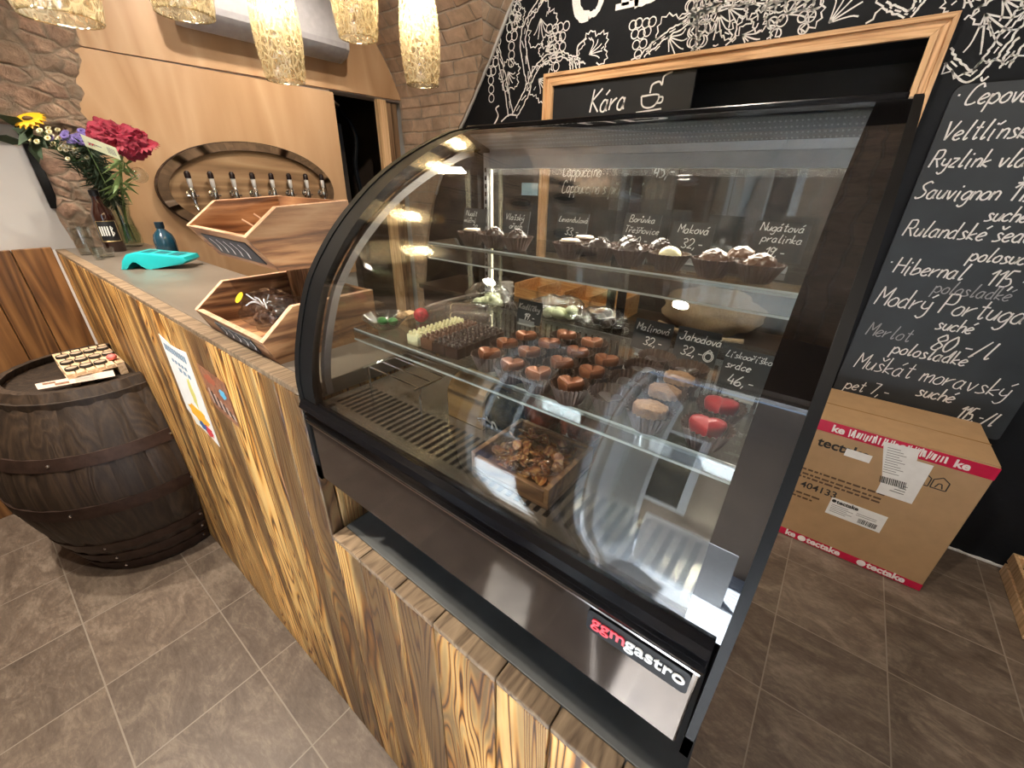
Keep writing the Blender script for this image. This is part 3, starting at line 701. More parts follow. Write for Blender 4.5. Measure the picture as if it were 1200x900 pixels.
# ------------------------------------------------------------------ bar counter
ZT, ZL, XS = 1.223, 0.884, -0.671
bar = thing('bar_counter', 'long bar counter faced with flamed wooden planks under a grey top', 'bar counter', (-1.4, 0.44, 0))
seams = [-2.935, -2.82, -2.70, -2.55, -2.42, -2.268, -2.14, -2.017, -1.873, -1.75, -1.639, -1.51, -1.385, -1.255, -1.095, -0.97, -0.86, -0.765, XS]
low = [XS, -0.575, -0.466, -0.366, -0.229, -0.132, -0.035, 0.03]
mb = MB()
for a, b in zip(seams, seams[1:]): mb.box(a + .0016, b - .0016, 0.271, 0.299, 0.002, ZT - 0.012, 0.003)
for a, b in zip(low, low[1:]): mb.box(a + .0016, b - .0016, 0.271, 0.299, 0.002, ZL - 0.012, 0.003)
mb.build('front_planks', WOOD_FLAME, bar)
mb = MB()
for a, b in zip(seams[::2], seams[2::2]): mb.box(a + .001, b - .001, 0.271, 0.304, ZT - 0.012, ZT + .001, 0.002)
mb.build('upper_edge_board', WOOD_FLAME_CAP, bar)['label'] = 'brown grey edge board along the high counter rim'
mb = MB()
for a, b in zip(low, low[1:]): mb.box(a + .001, b - .001, 0.271, 0.303, ZL - 0.012, ZL + .001, 0.002)
mb.build('lower_edge_board', WOOD_FLAME_CAP, bar)['label'] = 'brown grey edge board along the lower ledge'
MB().box(-2.94, XS + .004, 0.305, 0.61, ZT - .03, ZT, 0.002).build('countertop', STONE_TOP, bar)['label'] = 'smooth grey brown countertop'
MB().box(XS, 0.03, 0.304, 0.68, ZL - .02, ZL, 0.001).build('ledge', SLATE, bar)['label'] = 'dark slate grey ledge under the display case'
mb = MB()
for y in (0.301, 0.39, 0.50): mb.box(XS - .02, XS, y, min(.61, y + .105), ZL, ZT - .032, .002)
mb.build('step_panel', WOOD_FLAME, bar)
mb = MB(); mb.box(-2.94, XS - .02, 0.585, 0.605, 0, ZT - .03).box(XS - .02, 0.03, .66, .68, 0, ZL - .02).box(0.01, 0.03, .30, .66, 0, ZL - .02)
mb.build('body', WOOD_WAIN, bar)
MB().box(-2.949, -2.93, 0.258, 0.275, 0.0, 1.222).build('corner_trim', WHITE, bar)['label'] = 'white corner strip'

# ------------------------------------------------------------------ refrigerated cake display
CX0, CX1, CB = -0.66, 0.02, 1.045
case = thing('cake_display_case', 'black cake display case with curved glass front on the counter ledge', 'display case', (-0.32, 0.5, CB))
PR = [(.270, 1.214), (.2715, 1.253), (.284, 1.31), (.313, 1.388), (.345, 1.438), (.395, 1.492), (.468, 1.549), (.55, 1.593), (.636, 1.627), (.682, 1.638)]
PRs = [Vector(p) for p in spline(PR, 6)]
def offset(P, dd):
    out = []
    for i, p in enumerate(P):
        t = (P[min(i + 1, len(P) - 1)] - P[max(i - 1, 0)]).normalized(); out.append(p + Vector((t.y, -t.x)) * dd)
    return out
def shell(P, th, x0, x1):
    """curved sheet that follows the profile, thickness th inwards"""
    I = offset(P, th); poly = [tuple(p) for p in P] + [tuple(p) for p in reversed(I)]
    return MB().prism(poly, lambda u, v, t: (t, u, v), x0, x1)
def shell2(P, o0, o1, x0, x1):
    a = offset(P, o0); b = offset(P, o1); return MB().prism([tuple(p) for p in a] + [tuple(p) for p in reversed(b)], lambda u, v, t: (t, u, v), x0, x1)
iG = 0.05
PRg = PRs[:-3]
iR = 0.038
shell(PRg, 0.005, CX0 + iG, CX1 - iR).build('curved_glass', CASE_GLASS, case, smooth=True, angle=30)
for nm, x0, x1 in (('left', CX0 + .004, CX0 + iG), ('right', CX1 - iR, CX1 - .003)):
    q = shell(PRs, 0.005, x0, x1).build('glass_border', BLACK_GLOSS if nm == 'right' else MATT_BLACK, case, smooth=True, angle=30); q['label'] = 'glossy black printed %s margin of the curved glass' % nm
shell(PRs[-4:], 0.005, CX0 + iG, CX1 - iR).build('glass_border', BLACK_GLOSS, case, smooth=True, angle=30)['label'] = 'glossy black printed top margin of the curved glass'
def rear_poly(inset=0.0):
    P = offset(PRs, inset); return [tuple(p) for p in P] + [(.74 - inset, P[-1].y), (.74 - inset, 1.20 + inset), (P[0].x, 1.20 + inset)]
for nm, x0, x1, xa in (('left', CX0, CX0 + .014, CX0 + .016), ('right', CX1 - .008, CX1, CX1 - .020)):
    o_ = [tuple(p) for p in PRs]; arch = offset(PRs, 0.034)
    fr = shell2(PRs, 0.0055 if nm == 'x' else -0.002, 0.032, x0, x1)
    fr.box(x0, x1, .268, .30, CB, 1.216).box(x0, x1, .712, .745, 1.18, 1.64).box(x0, x1, .268, .745, CB, 1.075).box(x0, x1, .68, .745, 1.606, 1.64)
    f_ = fr.build('end_frame', MATT_BLACK, case, smooth=True, angle=30); f_['label'] = 'black %s end frame' % nm
    MB().prism([tuple(p) for p in offset(PRs, .02)] + [(.725, 1.62), (.725, 1.20), (.29, 1.20)], lambda u, v, t: (t, u, v), (x0 + x1) / 2 - .002, (x0 + x1) / 2 + .002).build('end_glass', CASE_GLASS, case)
    shell2(PRs, .034, .046, xa, xa + .010).build('arch_trim', ARCH_GREY, case, smooth=True, angle=30)['label'] = 'grey inner arch strip, %s' % nm
mb = MB(); mb.box(CX0 + .014, CX1 - .014, .270, .278, CB + .004, 1.172, .002)
mb.build('front_panel', PANEL_DARK, case)['label'] = 'smoked mirror-dark lower front panel'
mb = MB(); mb.box(CX0 + .014, CX1 - .014, .284, .738, CB, 1.188); mb.build('base', BLACK, case)
mb = MB(); rail = [(.279, 1.172), (.266, 1.172), (.264, 1.178), (.268, 1.181), (.268, 1.184), (.264, 1.187), (.268, 1.190), (.268, 1.193), (.262, 1.197), (.258, 1.204), (.262, 1.211), (.269, 1.216), (.279, 1.216)]
mb.prism(rail, lambda u, v, t: (t, u, v), CX0 + .012, CX1 - .012); mb.build('front_rail', BLACK, case)['label'] = 'ribbed black rail under the glass'
MB().box(CX0 + .014, CX1 - .014, .2655, .270, 1.1695, 1.172).build('rail_trim', CHROME, case)['label'] = 'thin chrome line under the rail'
mb = MB(); mb.box(CX0 + .04, CX1 - .04, .40, .655, ZL + .0006, CB - .0005); mb.build('plinth', BLACK, case)
# deck with air slots
mb = MB(); mb.box(CX0 + .016, CX1 - .016, .279, .735, 1.190, 1.200, .001); dk = mb.build('deck', STEEL_IN, case); dk['label'] = 'polished steel deck with air slots'
mb = MB()
for i in range(44):
    x = -0.625 + i * 0.0140
    mb.prism([(x, .312), (x + .0065, .312), (x + .0065, .385), (x, .385)], lambda u, v, t: (u, v, t), 1.1999, 1.2003)
mb.build('air_slot', BLACK, dk)
mb = MB()
for i in range(44):
    x = -0.63 + i * 0.0140; mb.box(x, x + .007, .724, .727, 1.205, 1.275)
mb.box(-.64, 0, .721, .7245, 1.275, 1.285); mb.build('rear_vent', ALU, case)
# top and light canopy
mb = MB(); mb.box(CX0 + .012, CX1 - .012, .684, .748, 1.630, 1.644, .002); mb.build('top', BLACK, case)
mb = MB(); mb.prism([(.676, 1.6285), (.735, 1.608), (.735, 1.606), (.674, 1.627)], lambda u, v, t: (t, u, v), CX0 + .03, CX1 - .03).box(CX0 + .03, CX1 - .03, .733, .737, 1.594, 1.606)
cn = mb.build('light_canopy', ALU, case); cn['label'] = 'perforated grey light canopy'
mb = MB()
for r_ in range(4):
    t = 0.15 + r_ * .24; y = .674 + .061 * t; z = 1.627 - .021 * t - .0006
    for i in range(105):
        x = CX0 + .04 + i * .006; mb.prism([(x, y), (x + .0022, y), (x + .0022, y + .003), (x, y + .003)], lambda u, v, q, z=z: (u, v, z + q - (v - y) * .344), -.0006, 0.0)
mb.build('perforation', CHALK if False else plain('perforation_white', (.78, .80, .80), .6), cn)
MB().box(CX0 + .03, CX1 - .03, .730, .7345, 1.572, 1.594, .001).build('led_cover', plain('grey_led_cover', (.42, .45, .47), .35), case)
# shelves
def shelf(y0, z, railh):
    s = MB().box(CX0 + .035, CX1 - .036, y0, .722, z - .006, z).build('shelf', SHELF_GLASS, case)
    MB().box(CX0 + .036, CX1 - .037, y0 - .0012, y0, z - .006, z).build('shelf_edge', SHELF_EDGE, s)
    MB().prism([(y0 - .003, z - .002), (y0 - .0015, z - .002), (y0 - .0005, z - .006 - railh), (y0 - .002, z - .006 - railh)], lambda u, v, t: (t, u, v), CX0 + .036, CX1 - .037).build('price_rail', RAIL_CLEAR, s)
    MB().box(CX0 + .036, CX1 - .037, y0 - .003, y0 - .0005, z - .0085 - railh, z - .006 - railh).build('rail_lip', SHELF_EDGE, s)
    return s
SM, STp = 1.320, 1.445
shelf(.368, SM, .012)['label'] = 'middle glass shelf with clear price rail'; shelf(.548, STp, .022)['label'] = 'upper glass shelf with clear price rail'
for x in (CX0 + .022, CX1 - .034):
    u_ = MB().box(x, x + .012, .722, .734, 1.20, 1.60, .001).build('upright', ALU, case)
    mb = MB()
    for i in range(24): mb.box(x + .004, x + .008, .7214, .722, 1.22 + i * .015, 1.228 + i * .015)
    mb.build('upright_slot', BLACK, u_)
    for z in (SM, STp):
        mb = MB(); mb.box(x + .003, x + .009, .56 if z > 1.4 else .42, .722, z - .012, z - .0062); mb.build('bracket', CHROME, case)
for x in (CX0 + .04,):
    MB().box(x, x + .003, .724, .728, 1.22, 1.57).build('light_strip', emit('warm_light_strip', (1.0, .86, .55), 1.6), case)
# sliding rear doors
for i, (x0, x1, y) in enumerate(((CX0 + .014, -.30, .738), (-.34, CX1 - .014, .744))):
    mb = MB(); w = .016; mb.box(x0, x0 + w, y, y + .005, 1.205, 1.60).box(x1 - w, x1, y, y + .005, 1.205, 1.60).box(x0 + w, x1 - w, y, y + .005, 1.205, 1.221).box(x0 + w, x1 - w, y, y + .005, 1.584, 1.60)
    dr_ = mb.build('rear_door', BLACK, case); MB().box(x0 + w, x1 - w, y + .001, y + .004, 1.221, 1.584).build('pane', CASE_GLASS, dr_)
# badge
mb = MB(); rr = .004; pts = []
for cx, cz, a0 in ((.001 - rr, 1.164 - rr, 0), (-.101 + rr, 1.164 - rr, 90), (-.101 + rr, 1.134 + rr, 180), (.001 - rr, 1.134 + rr, 270)):
    pts += [(cx + rr * math.cos(math.radians(a0 + k * 18)), cz + rr * math.sin(math.radians(a0 + k * 18))) for k in range(6)]
mb.prism(pts, lambda u, v, t: (u, .270 - t, v), 0.0, .004, .0008); bd = mb.build('badge', plain('badge_black', (.005, .005, .006), .5, spec=.15), case)
RED_L = plain('badge_red', (.70, .035, .055), .4); WHT_L = plain('badge_white', (.82, .84, .84), .4)
a_ = font_text('ggm', .0222, RED_L, 'lettering', bd, (-.0955, .266, 1.1455), UX, UZ, .0006, bold=.00035, spacing=1.03); a_['label'] = 'red first letters'
b_ = font_text('gastro', .0222, WHT_L, 'lettering', bd, (max(v.co.x for v in a_.data.vertices) + top_loc(bd).x + .0002, .266, 1.1455), UX, UZ, .0006, bold=.00035, spacing=1.03); b_['label'] = 'white last letters'

# ------------------------------------------------------------------ barrel, cut flat against the counter
BX, BY, BH = -2.28, .17, .855
bar_prof = [(0.0, .285), (.06, .303), (.16, .335), (.28, .372), (.42, .398), (.55, .392), (.68, .355), (.78, .312), (.855, .276)]
def brad(z):
    P = spline(bar_prof, 6)
    for a, b in zip(P, P[1:]):
        if a[0] <= z <= b[0] + 1e-9: return a[1] + (b[1] - a[1]) * (z - a[0]) / max(1e-9, b[0] - a[0])
    return P[-1][1]
barrel = thing('wine_barrel', 'old dark oak wine barrel standing against the plank counter', 'barrel', (BX, BY, 0))
YCUT = .2685
def cut(mb):
    bm = mb.bm; g = bm.verts[:] + bm.edges[:] + bm.faces[:]
    r = bmesh.ops.bisect_plane(bm, geom=g, plane_co=(0, YCUT, 0), plane_no=(0, 1, 0), clear_outer=True)
    ed = [e for e in r['geom_cut'] if isinstance(e, bmesh.types.BMEdge)]
    try: bmesh.ops.holes_fill(bm, edges=ed, sides=0)
    except Exception: pass
    return mb
mb = MB(); NS = 26; angs = [0.0]
for i in range(NS): angs.append(angs[-1] + random.uniform(.8, 1.2))
angs = [a * 2 * math.pi / angs[-1] for a in angs]
zs = [BH * i / 20 for i in range(21)]
for a, b in zip(angs, angs[1:]):      # one closed stave after another
    g = .0025
    ring = []
    for z in zs:
        r = brad(z); row = []
        for k in range(4):
            t = a + (b - a) * (k / 3); rr = r - (g * 2 if k in (0, 3) else 0)
            row.append(mb.bm.verts.new((BX + rr * math.cos(t), BY + rr * math.sin(t), z)))
        for k in (3, 0):
            t = a + (b - a) * (k / 3); row.append(mb.bm.verts.new((BX + (r - .024) * math.cos(t), BY + (r - .024) * math.sin(t), z)))
        ring.append(row)
    for A_, B_ in zip(ring, ring[1:]):
        for k in range(6): mb.bm.faces.new((A_[k], A_[(k + 1) % 6], B_[(k + 1) % 6], B_[k]))
    mb.bm.faces.new(ring[0]); mb.bm.faces.new(ring[-1])
cut(mb).build('staves', WOOD_OAK, barrel, smooth=True, angle=50)
mb = MB(); mb.lathe([(0, .80), (.30, .80), (.30, .825), (0, .825)], 48, (BX, BY, 0)); cut(mb).build('head', WOOD_OAK, barrel)
for z0, z1 in ((.02, .065), (.085, .135), (.165, .215), (.385, .44), (.60, .645)):
    mb = MB(); n = 4; P = [(brad(z0 + (z1 - z0) * i / n) + .003, z0 + (z1 - z0) * i / n) for i in range(n + 1)]
    mb.lathe(P + [(brad(z1) - .004, z1), (brad(z0) - .004, z0), P[0]], 64, (BX, BY, 0), cap0=False, cap1=False)
    hp = cut(mb).build('hoop', IRON, barrel, smooth=True, angle=40)
    for t in (-.7, .25): MB().ball((BX + (brad((z0 + z1) / 2) + .004) * math.cos(t), BY + (brad((z0 + z1) / 2) + .004) * math.sin(t), (z0 + z1) / 2), .006, 1).build('rivet', CHROME, hp, smooth=True)

# small pallet carrying round coasters, leaflet
PZ = .826
pal = thing('miniature_pallet', 'miniature wooden pallet tray lying on top of the barrel', 'pallet', (-2.30, .162, PZ))
mb = MB(); px0, px1, py0, py1 = -2.455, -2.145, .082, .248
for y in (py0, (py0 + py1) / 2 - .012, py1 - .024):
    mb.box(px0, px1, y, y + .024, PZ, PZ + .008, .001)
    for x in (px0, (px0 + px1) / 2 - .02, px1 - .04): mb.box(x, x + .04, y, y + .024, PZ + .0081, PZ + .034, .001)
for i in range(3): mb.box([px0, (px0 + px1) / 2 - .02, px1 - .04][i], [px0, (px0 + px1) / 2 - .02, px1 - .04][i] + .04, py0, py1, PZ + .0341, PZ + .042, .001)
mb.build('frame', PALLET_W, pal)
mb = MB()
for i in range(6):
    y = py0 + i * (py1 - py0 - .024) / 5; mb.box(px0, px1, y, y + .024, PZ + .0421, PZ + .050, .001)
mb.build('slats', PALLET_W, pal)
DISC_RIM = plain('dark_disc_rim', (.02, .018, .016), .5); DISC_TOP = plain('pale_disc_top', (.42, .33, .24), .6, var=.1)
proto = None
RN = ['front', 'middle', 'rear']
for i in range(3):
    for j in range(4):
        if i == 0 and j == 3: continue
        x = px1 - .045 - i * .092; y = py0 + .022 + j * .041; lab = 'round dark-rimmed disc on the small pallet, %s row, %s from the left' % (RN[i], ['first', 'second', 'third', 'fourth'][j])
        if proto is None:
            proto = thing('round_disc', lab, 'disc', (x, y, PZ + .0505), 'round discs on the small pallet')
            q = proto.location
            MB().lathe([(0, 0), (.0195, 0), (.0200, .004), (.0195, .010), (.0165, .010), (.0165, .008), (0, .008)], 24, q).build('rim', DISC_RIM, proto, smooth=True)
            MB().lathe([(0, .0081), (.0160, .0081), (.0160, .0088), (0, .0088)], 24, q).build('face', DISC_TOP, proto)
        else: copy_tree(proto, (x, y, PZ + .0505), 0, lab)
mb = MB(); mb.ball((px1 - .05, py1 - .024, PZ + .064), .017, 2, (1, 1, .75)); tag(mb.build('pink_sweet', plain('pink_wrap', (.72, .17, .15), .4), None, (px1 - .05, py1 - .024, PZ + .0505), smooth=True), 'small pink round lump on the front right corner of the miniature pallet', 'sweet')
lf = thing('leaflet', 'long printed leaflet lying on the rim of the barrel', 'leaflet', (-2.135, .098, BH + .001))
q = [(-2.196, -.004), (-2.124, -.001), (-2.062, .20), (-2.205 + .065, .205)]
q = [(-2.19, -.002), (-2.12, -.002), (-2.06, .198), (-2.135, .205)]
MB().prism(q, lambda u, v, t: (u, v, t), BH + .0006, BH + .0016).build('sheet', plain('pink_cream_paper', (.66, .52, .43), .6, var=.05), lf)
mb = MB()
def onq(s, t): a = Vector(q[0]).lerp(Vector(q[1]), s); b = Vector(q[3]).lerp(Vector(q[2]), s); return a.lerp(b, t)
for s0, s1, t0, t1 in ((.15, .45, .08, .24), (.52, .85, .22, .40)): mb.prism([tuple(onq(s0, t0)), tuple(onq(s1, t0)), tuple(onq(s1, t1)), tuple(onq(s0, t1))], lambda u, v, t: (u, v, t), BH + .0017, BH + .002)
mb.build('photo', plain('leaflet_photo', (.20, .10, .06), .6, var=.5, vs=90), lf)
mb = MB()
for k in range(9):
    s = .12 + .09 * k; mb.prism([tuple(onq(s, .48)), tuple(onq(s + .035, .48)), tuple(onq(s + .035, .70 + .1 * random.random())), tuple(onq(s, .72))], lambda u, v, t: (u, v, t), BH + .0017, BH + .002)
mb.build('print', GREY_INK, lf)

# flyers taped to the planks
fy = thing('flyer', 'tall white flyer with a yellow flower stuck to the counter planks', 'flyer', (-1.394, .27, .84))
def curl(u, v): return .2705 - .0012 - .004 * max(0, (v - 1.10) / .03) * 0
mb = MB(); xs = [(-1.505, 1.134), (-1.42, 1.121), (-1.36, 1.124), (-1.283, 1.133), (-1.283, .835), (-1.34, .845), (-1.42, .852), (-1.455, .846), (-1.475, .872), (-1.505, .885)]
mb.prism(xs, lambda u, v, t: (u, .2705 - t, v), .0004, .0014); mb.build('sheet', PAPER, fy)
def flat(poly, mat, name, par, lift=.0018, y=.2705): MB().prism(poly, lambda u, v, t: (u, y - t, v), lift - .0004, lift).build(name, mat, par)
mb = MB()
for k in range(10): mb.box(-1.485 + k * .018, -1.485 + k * .018 + .012, .2685, .2691, 1.092, 1.112)
for k in range(5): mb.box(-1.455 + k * .026, -1.455 + k * .026 + .016, .2685, .2691, 1.062, 1.072)
for k in range(3): mb.box(-1.415 + k * .035, -1.415 + k * .035 + .02, .2685, .2691, 1.04, 1.052)
mb.build('print', plain('blue_grey_print', (.16, .25, .34), .6), fy)
def blob(cx, cz, rx, rz, seed): return [(cx + rx * math.cos(a * .35) * (1 + .2 * math.sin(a * 2.3 + seed)), cz + rz * math.sin(a * .35) * (1 + .2 * math.cos(a * 1.7 + seed))) for a in range(18)]
flat(blob(-1.365, .985, .018, .048, 1), plain('flyer_pale_yellow', (.62, .58, .16), .6), 'picture_stem', fy)
flat(blob(-1.385, .905, .075, .028, 2), plain('flyer_orange', (.80, .42, .03), .6), 'picture_petals', fy)
flat(blob(-1.335, .868, .035, .018, 3), plain('flyer_red', (.55, .04, .05), .6), 'picture_red', fy, .0022); flat(blob(-1.375, .872, .03, .013, 4), plain('flyer_blue', (.03, .10, .30), .6), 'picture_blue', fy, .0024)
pc = thing('photo_card', 'brown photo card stuck to the planks right of the flyer', 'card', (-1.13, .27, 1.0))
flat([(-1.217, 1.122), (-1.045, 1.119), (-1.041, .998), (-1.167, 1.003), (-1.20, 1.02)], plain('photo_brown', (.26, .11, .06), .45, var=.45, vs=60), 'sheet', pc, .0014)
for k in range(9):
    x = -1.19 + .016 * k; flat([(x, 1.06 - .004 * k), (x + .008, 1.062 - .004 * k), (x + .02, 1.022 - .001 * k), (x + .011, 1.02 - .001 * k)], INK if k % 2 else plain('photo_pale', (.42, .36, .32), .5), 'picture_detail', pc, .0018)
flat(blob(-1.085, 1.075, .02, .012, 2), plain('photo_blue', (.10, .42, .62), .5), 'picture_sky', pc, .0022); flat(blob(-1.15, 1.095, .035, .012, 5), plain('photo_red', (.36, .10, .05), .5), 'picture_top', pc, .0022)

# ------------------------------------------------------------------ two-tier crate stand on the counter
WOOD_CRATE_X = wood('scorched_crate_board', [(0.10, 0.045, 0.02), (0.28, 0.13, 0.06), (0.46, 0.25, 0.12)], (2.0, 22, 22), 0.55, burn=0.3, ring=0.45)
SX0, SX1 = -1.14, -0.845
st = thing('crate_stand', 'two-tier stand of scorched wooden sweet crates on the bar top', 'crate stand', ((SX0 + SX1) / 2, .42, ZT))
def bin_(name, lip, tf, tb, bb, bf, x0, x1, label):
    th = .012; poly = [bf, lip, tf, tb, bb]; yz = lambda u, v, t: (t, u, v)
    side = MB()
    side.prism(poly, yz, x0, x0 + th).prism(poly, yz, x1 - th, x1)
    side.prism([bf, bb, (bb[0], bb[1] + th), (bf[0] - .004, bf[1] + th)], yz, x0 + th, x1 - th)
    s = side.build(name, WOOD_CRATE, st); s['label'] = label
    MB().prism([bf, lip, (lip[0] + th, lip[1]), (bf[0] + th, bf[1])], yz, x0 + th + .0003, x1 - th - .0003).build('front_board', WOOD_CRATE_X, s)
    MB().prism([tb, bb, (bb[0] - th, bb[1]), (tb[0] - th, tb[1])], yz, x0 + th + .0003, x1 - th - .0003).build('back_board', WOOD_CRATE_X, s)
    mb = MB()
    for xa in (x0, x1 - th):
        for a, b in ((lip, tf), (tf, tb)):
            a_, b_ = Vector(a), Vector(b); n = (b_ - a_).normalized(); n = Vector((-n.y, n.x)) * .0012
            mb.prism([tuple(a_), tuple(b_), tuple(b_ + n), tuple(a_ + n)], yz, xa, xa + th)
    mb.box(x0 + th, x1 - th, lip[0], lip[0] + th, lip[1], lip[1] + .0015)
    mb.build('cut_edges', WOOD_CUT, s)
    return s
up_b = bin_('upper_crate', (.318, 1.451), (.382, 1.499), (.53, 1.507), (.53, 1.382), (.364, 1.386), SX0, SX1, 'upper crate with sloped front')
lo_b = bin_('lower_crate', (.284, 1.272), (.352, 1.327), (.53, 1.327), (.53, ZT), (.305, ZT), SX0, SX1 + .045, 'lower crate with sloped front')
MB().box(SX0 + .012, SX0 + .10, .50, .518, ZT + .0122, 1.3815).build('post', WOOD_CRATE_V, st); MB().box(SX1 - .075, SX1 + .02, .44, .455, ZT + .0122, 1.3815).build('post', WOOD_CRATE_V, st)
def tag_on(lip, bf, x0, x1, par):
    L = Vector((0, lip[0], lip[1])); Bq = Vector((0, bf[0], bf[1])); dv = (Bq - L); V = -dv.normalized(); n = Vector((1, 0, 0)).cross(V)
    mb = MB(); O = L + dv * .82 + Vector((x0, 0, 0)); h = dv.length * .64; w = x1 - x0
    P = [O + n * .0006, O + UX * w + n * .0006, O + UX * w + V * h + n * .0006, O + V * h + n * .0006]
    a = [p + n * .002 for p in P]
    v0 = [mb.bm.verts.new(p) for p in P]; v1 = [mb.bm.verts.new(p) for p in a]
    mb.bm.faces.new(v1); mb.bm.faces.new(v0[::-1])
    for i in range(4): mb.bm.faces.new((v0[i], v0[(i + 1) % 4], v1[(i + 1) % 4], v1[i]))
    o = mb.build('price_tag', SLATE_CARD, par); mb = MB()
    for k in range(5): mb.ribbon(spline([(.02 + .035 * k, h * .15), (.035 + .035 * k, h * .5), (.03 + .035 * k, h * .85)], 4), .0022, O + n * .0022, UX, V)
    mb.build('chalk_lettering', CHALK, par)
tag_on((.318, 1.451), (.364, 1.386), SX0 + .05, SX1 - .03, up_b); tag_on((.284, 1.272), (.305, ZT), SX0 + .10, SX1 - .02, lo_b)
# drinking straws poking out of the upper crate, cellophane bags in the lower one
for i, (p, q) in enumerate((((-.91, .445, 1.4005), (-.985, .372, 1.470)), ((-.88, .455, 1.4005), (-.955, .385, 1.482)))):
    mb = MB(); mb.tube([p, ((p[0] + q[0]) / 2, (p[1] + q[1]) / 2, (p[2] + q[2]) / 2), q], .0019, 8)
    low_ = p
    tag(mb.build('wooden_stick', WOOD_CUT, None, tuple(low_), smooth=True), ['pale wooden stick leaning in the upper crate, nearer the crate opening', 'pale wooden stick leaning in the upper crate, nearer the display case'][i], 'stick', 'sticks in the upper crate')
def bag(name, c, size, sc, seed, label, group=None, fill=None, fillname='sweets', n=7, fr=.011, cat='bag'):
    t = thing(name, label, cat, (c[0], c[1], c[2]), group)
    def fn(d): return 1 + .28 * mnoise.noise(d * 2.1 + Vector((seed, 0, 0))) + .10 * mnoise.noise(d * 6 + Vector((0, seed, 0)))
    mb = MB(); mb.ball((c[0], c[1], c[2] + size * sc[2] * .85), size, 4, sc, fn)
    for v in mb.bm.verts: v.co.z = max(v.co.z, c[2] + .0008)
    mb.build('wrapper', CELLO, t, smooth=True, angle=25)
    if fill:
        mb = MB(); rnd = random.Random(seed)
        for i in range(n):
            a = rnd.uniform(0, 6.28); r = size * .5 * math.sqrt(rnd.random())
            mb.ball((c[0] + r * math.cos(a) * sc[0], c[1] + r * math.sin(a) * sc[1], c[2] + fr * .8 + .0012 + size * sc[2] * .5 * rnd.random() * (i > n * .4)), fr, 2, (1, 1, .8), lambda d: 1 + .2 * mnoise.noise(d * 3))
        f = mb.build(fillname, fill, t, smooth=True); f['kind'] = 'stuff'
    return t
b1 = bag('sweet_bag', (-1.03, .395, ZT + .0125), .062, (1.0, .9, .7), 3, 'clear cellophane bag with a round yellow sticker in the lower crate', 'cellophane bags in the lower crate', CHOC_MILK, 'sweets', 9, .014)
yy = MB(); yy.lathe([(0, 0), (.013, 0), (.013, .0008), (0, .0008)], 24, (-1.035, .345, ZT + .083), mat=Matrix.Rotation(.9, 3, 'X')); yy.build('sticker', plain('yellow_sticker', (.80, .52, .02), .4), b1)['label'] = 'round yellow sticker'
b2 = bag('sweet_bag', (-.925, .39, ZT + .0125), .06, (1.0, .9, .75), 8, 'clear cellophane bag tied with silver ribbon in the lower crate', 'cellophane bags in the lower crate', CHOC_DARK, 'sweets', 8, .014)
mb = MB()
for k in range(9):
    a = k * .7; mb.tube(spline([(-.95, .36, ZT + .075), (-.95 + .018 * math.cos(a), .355 + .012 * math.sin(a), ZT + .088), (-.95 + .035 * math.cos(a), .35 + .022 * math.sin(a), ZT + .080 + .01 * (k % 3))], 3), .0014, 5)
mb.build('ribbon_bow', plain('silver_ribbon', (.75, .75, .76), .25, .4), b2)

# ------------------------------------------------------------------ things at the far end of the bar top
tq = thing('device_stand', 'turquoise plastic stand with slotted top and arched foot on the bar top', 'stand', (-2.16, .45, ZT))
Ad, Bd = Vector((.678, .735, 0)), Vector((-.735, .678, 0)); TO = Vector((-2.135, .345, ZT))
prof = [(0, 0), (.022, 0), (.030, .018), (.045, .030), (.060, .030), (.074, .016), (.082, .0), (.10, .0), (.215, .018), (.232, .030), (.226, .044), (.06, .062), (.034, .056), (.014, .034)]
mb = MB(); mb.prism(prof, lambda u, v, t: TO + Ad * u + Bd * t + Vector((0, 0, v)), 0, .105, .003); mb.build('body', TURQ, tq, smooth=True, angle=35)
mb = MB()
for u0, u1, t0, t1 in ((.075, .10, .02, .085), (.115, .15, .03, .075), (.165, .20, .02, .085)):
    fz = lambda u: .062 - .018 * (u - .06) / .166 + .0006
    mb.prism([(u0, t0), (u1, t0), (u1, t1), (u0, t1)], lambda u, v, t: TO + Ad * u + Bd * v + Vector((0, 0, fz(u) + t)), 0, .0006)
mb.build('slots', plain('turquoise_slot', (.004, .12, .14), .4), tq)

bt = thing('beer_bottle', 'dark brown beer bottle with white-lettered label beside the flower vase', 'bottle', (-2.69, .445, ZT))
AMBER = plain('dark_brown_glass', (.022, .006, .004), .06, spec=.8, coat=.5)
MB().lathe([(.0, .0), (.036, .0), (.039, .006), (.039, .150), (.036, .170), (.019, .205), (.0155, .225), (.0155, .252), (.0, .252)], 36, (-2.69, .445, ZT)).build('body', AMBER, bt, smooth=True)
MB().lathe([(.0163, .236), (.0175, .240), (.0175, .258), (.012, .262), (0, .262)], 24, (-2.69, .445, ZT), cap0=False).build('cap', plain('dark_cap', (.02, .02, .022), .3, .6), bt, smooth=True)
LB = plain('black_beer_label', (.015, .016, .018), .4)
aa = math.atan2(-.445, 2.69)
MB().lathe([(.0394, .045), (.0396, .046), (.0396, .135), (.0394, .136)], 18, (-2.69, .445, ZT), a0=aa - 1.1, a1=aa + 1.1).build('label', LB, bt, smooth=True)
mb = MB(); bo = Vector((-2.69, .445, ZT)) 
def onb(a, z, r=.0402): return bo + Vector((r * math.cos(aa + a), r * math.sin(aa + a), z))
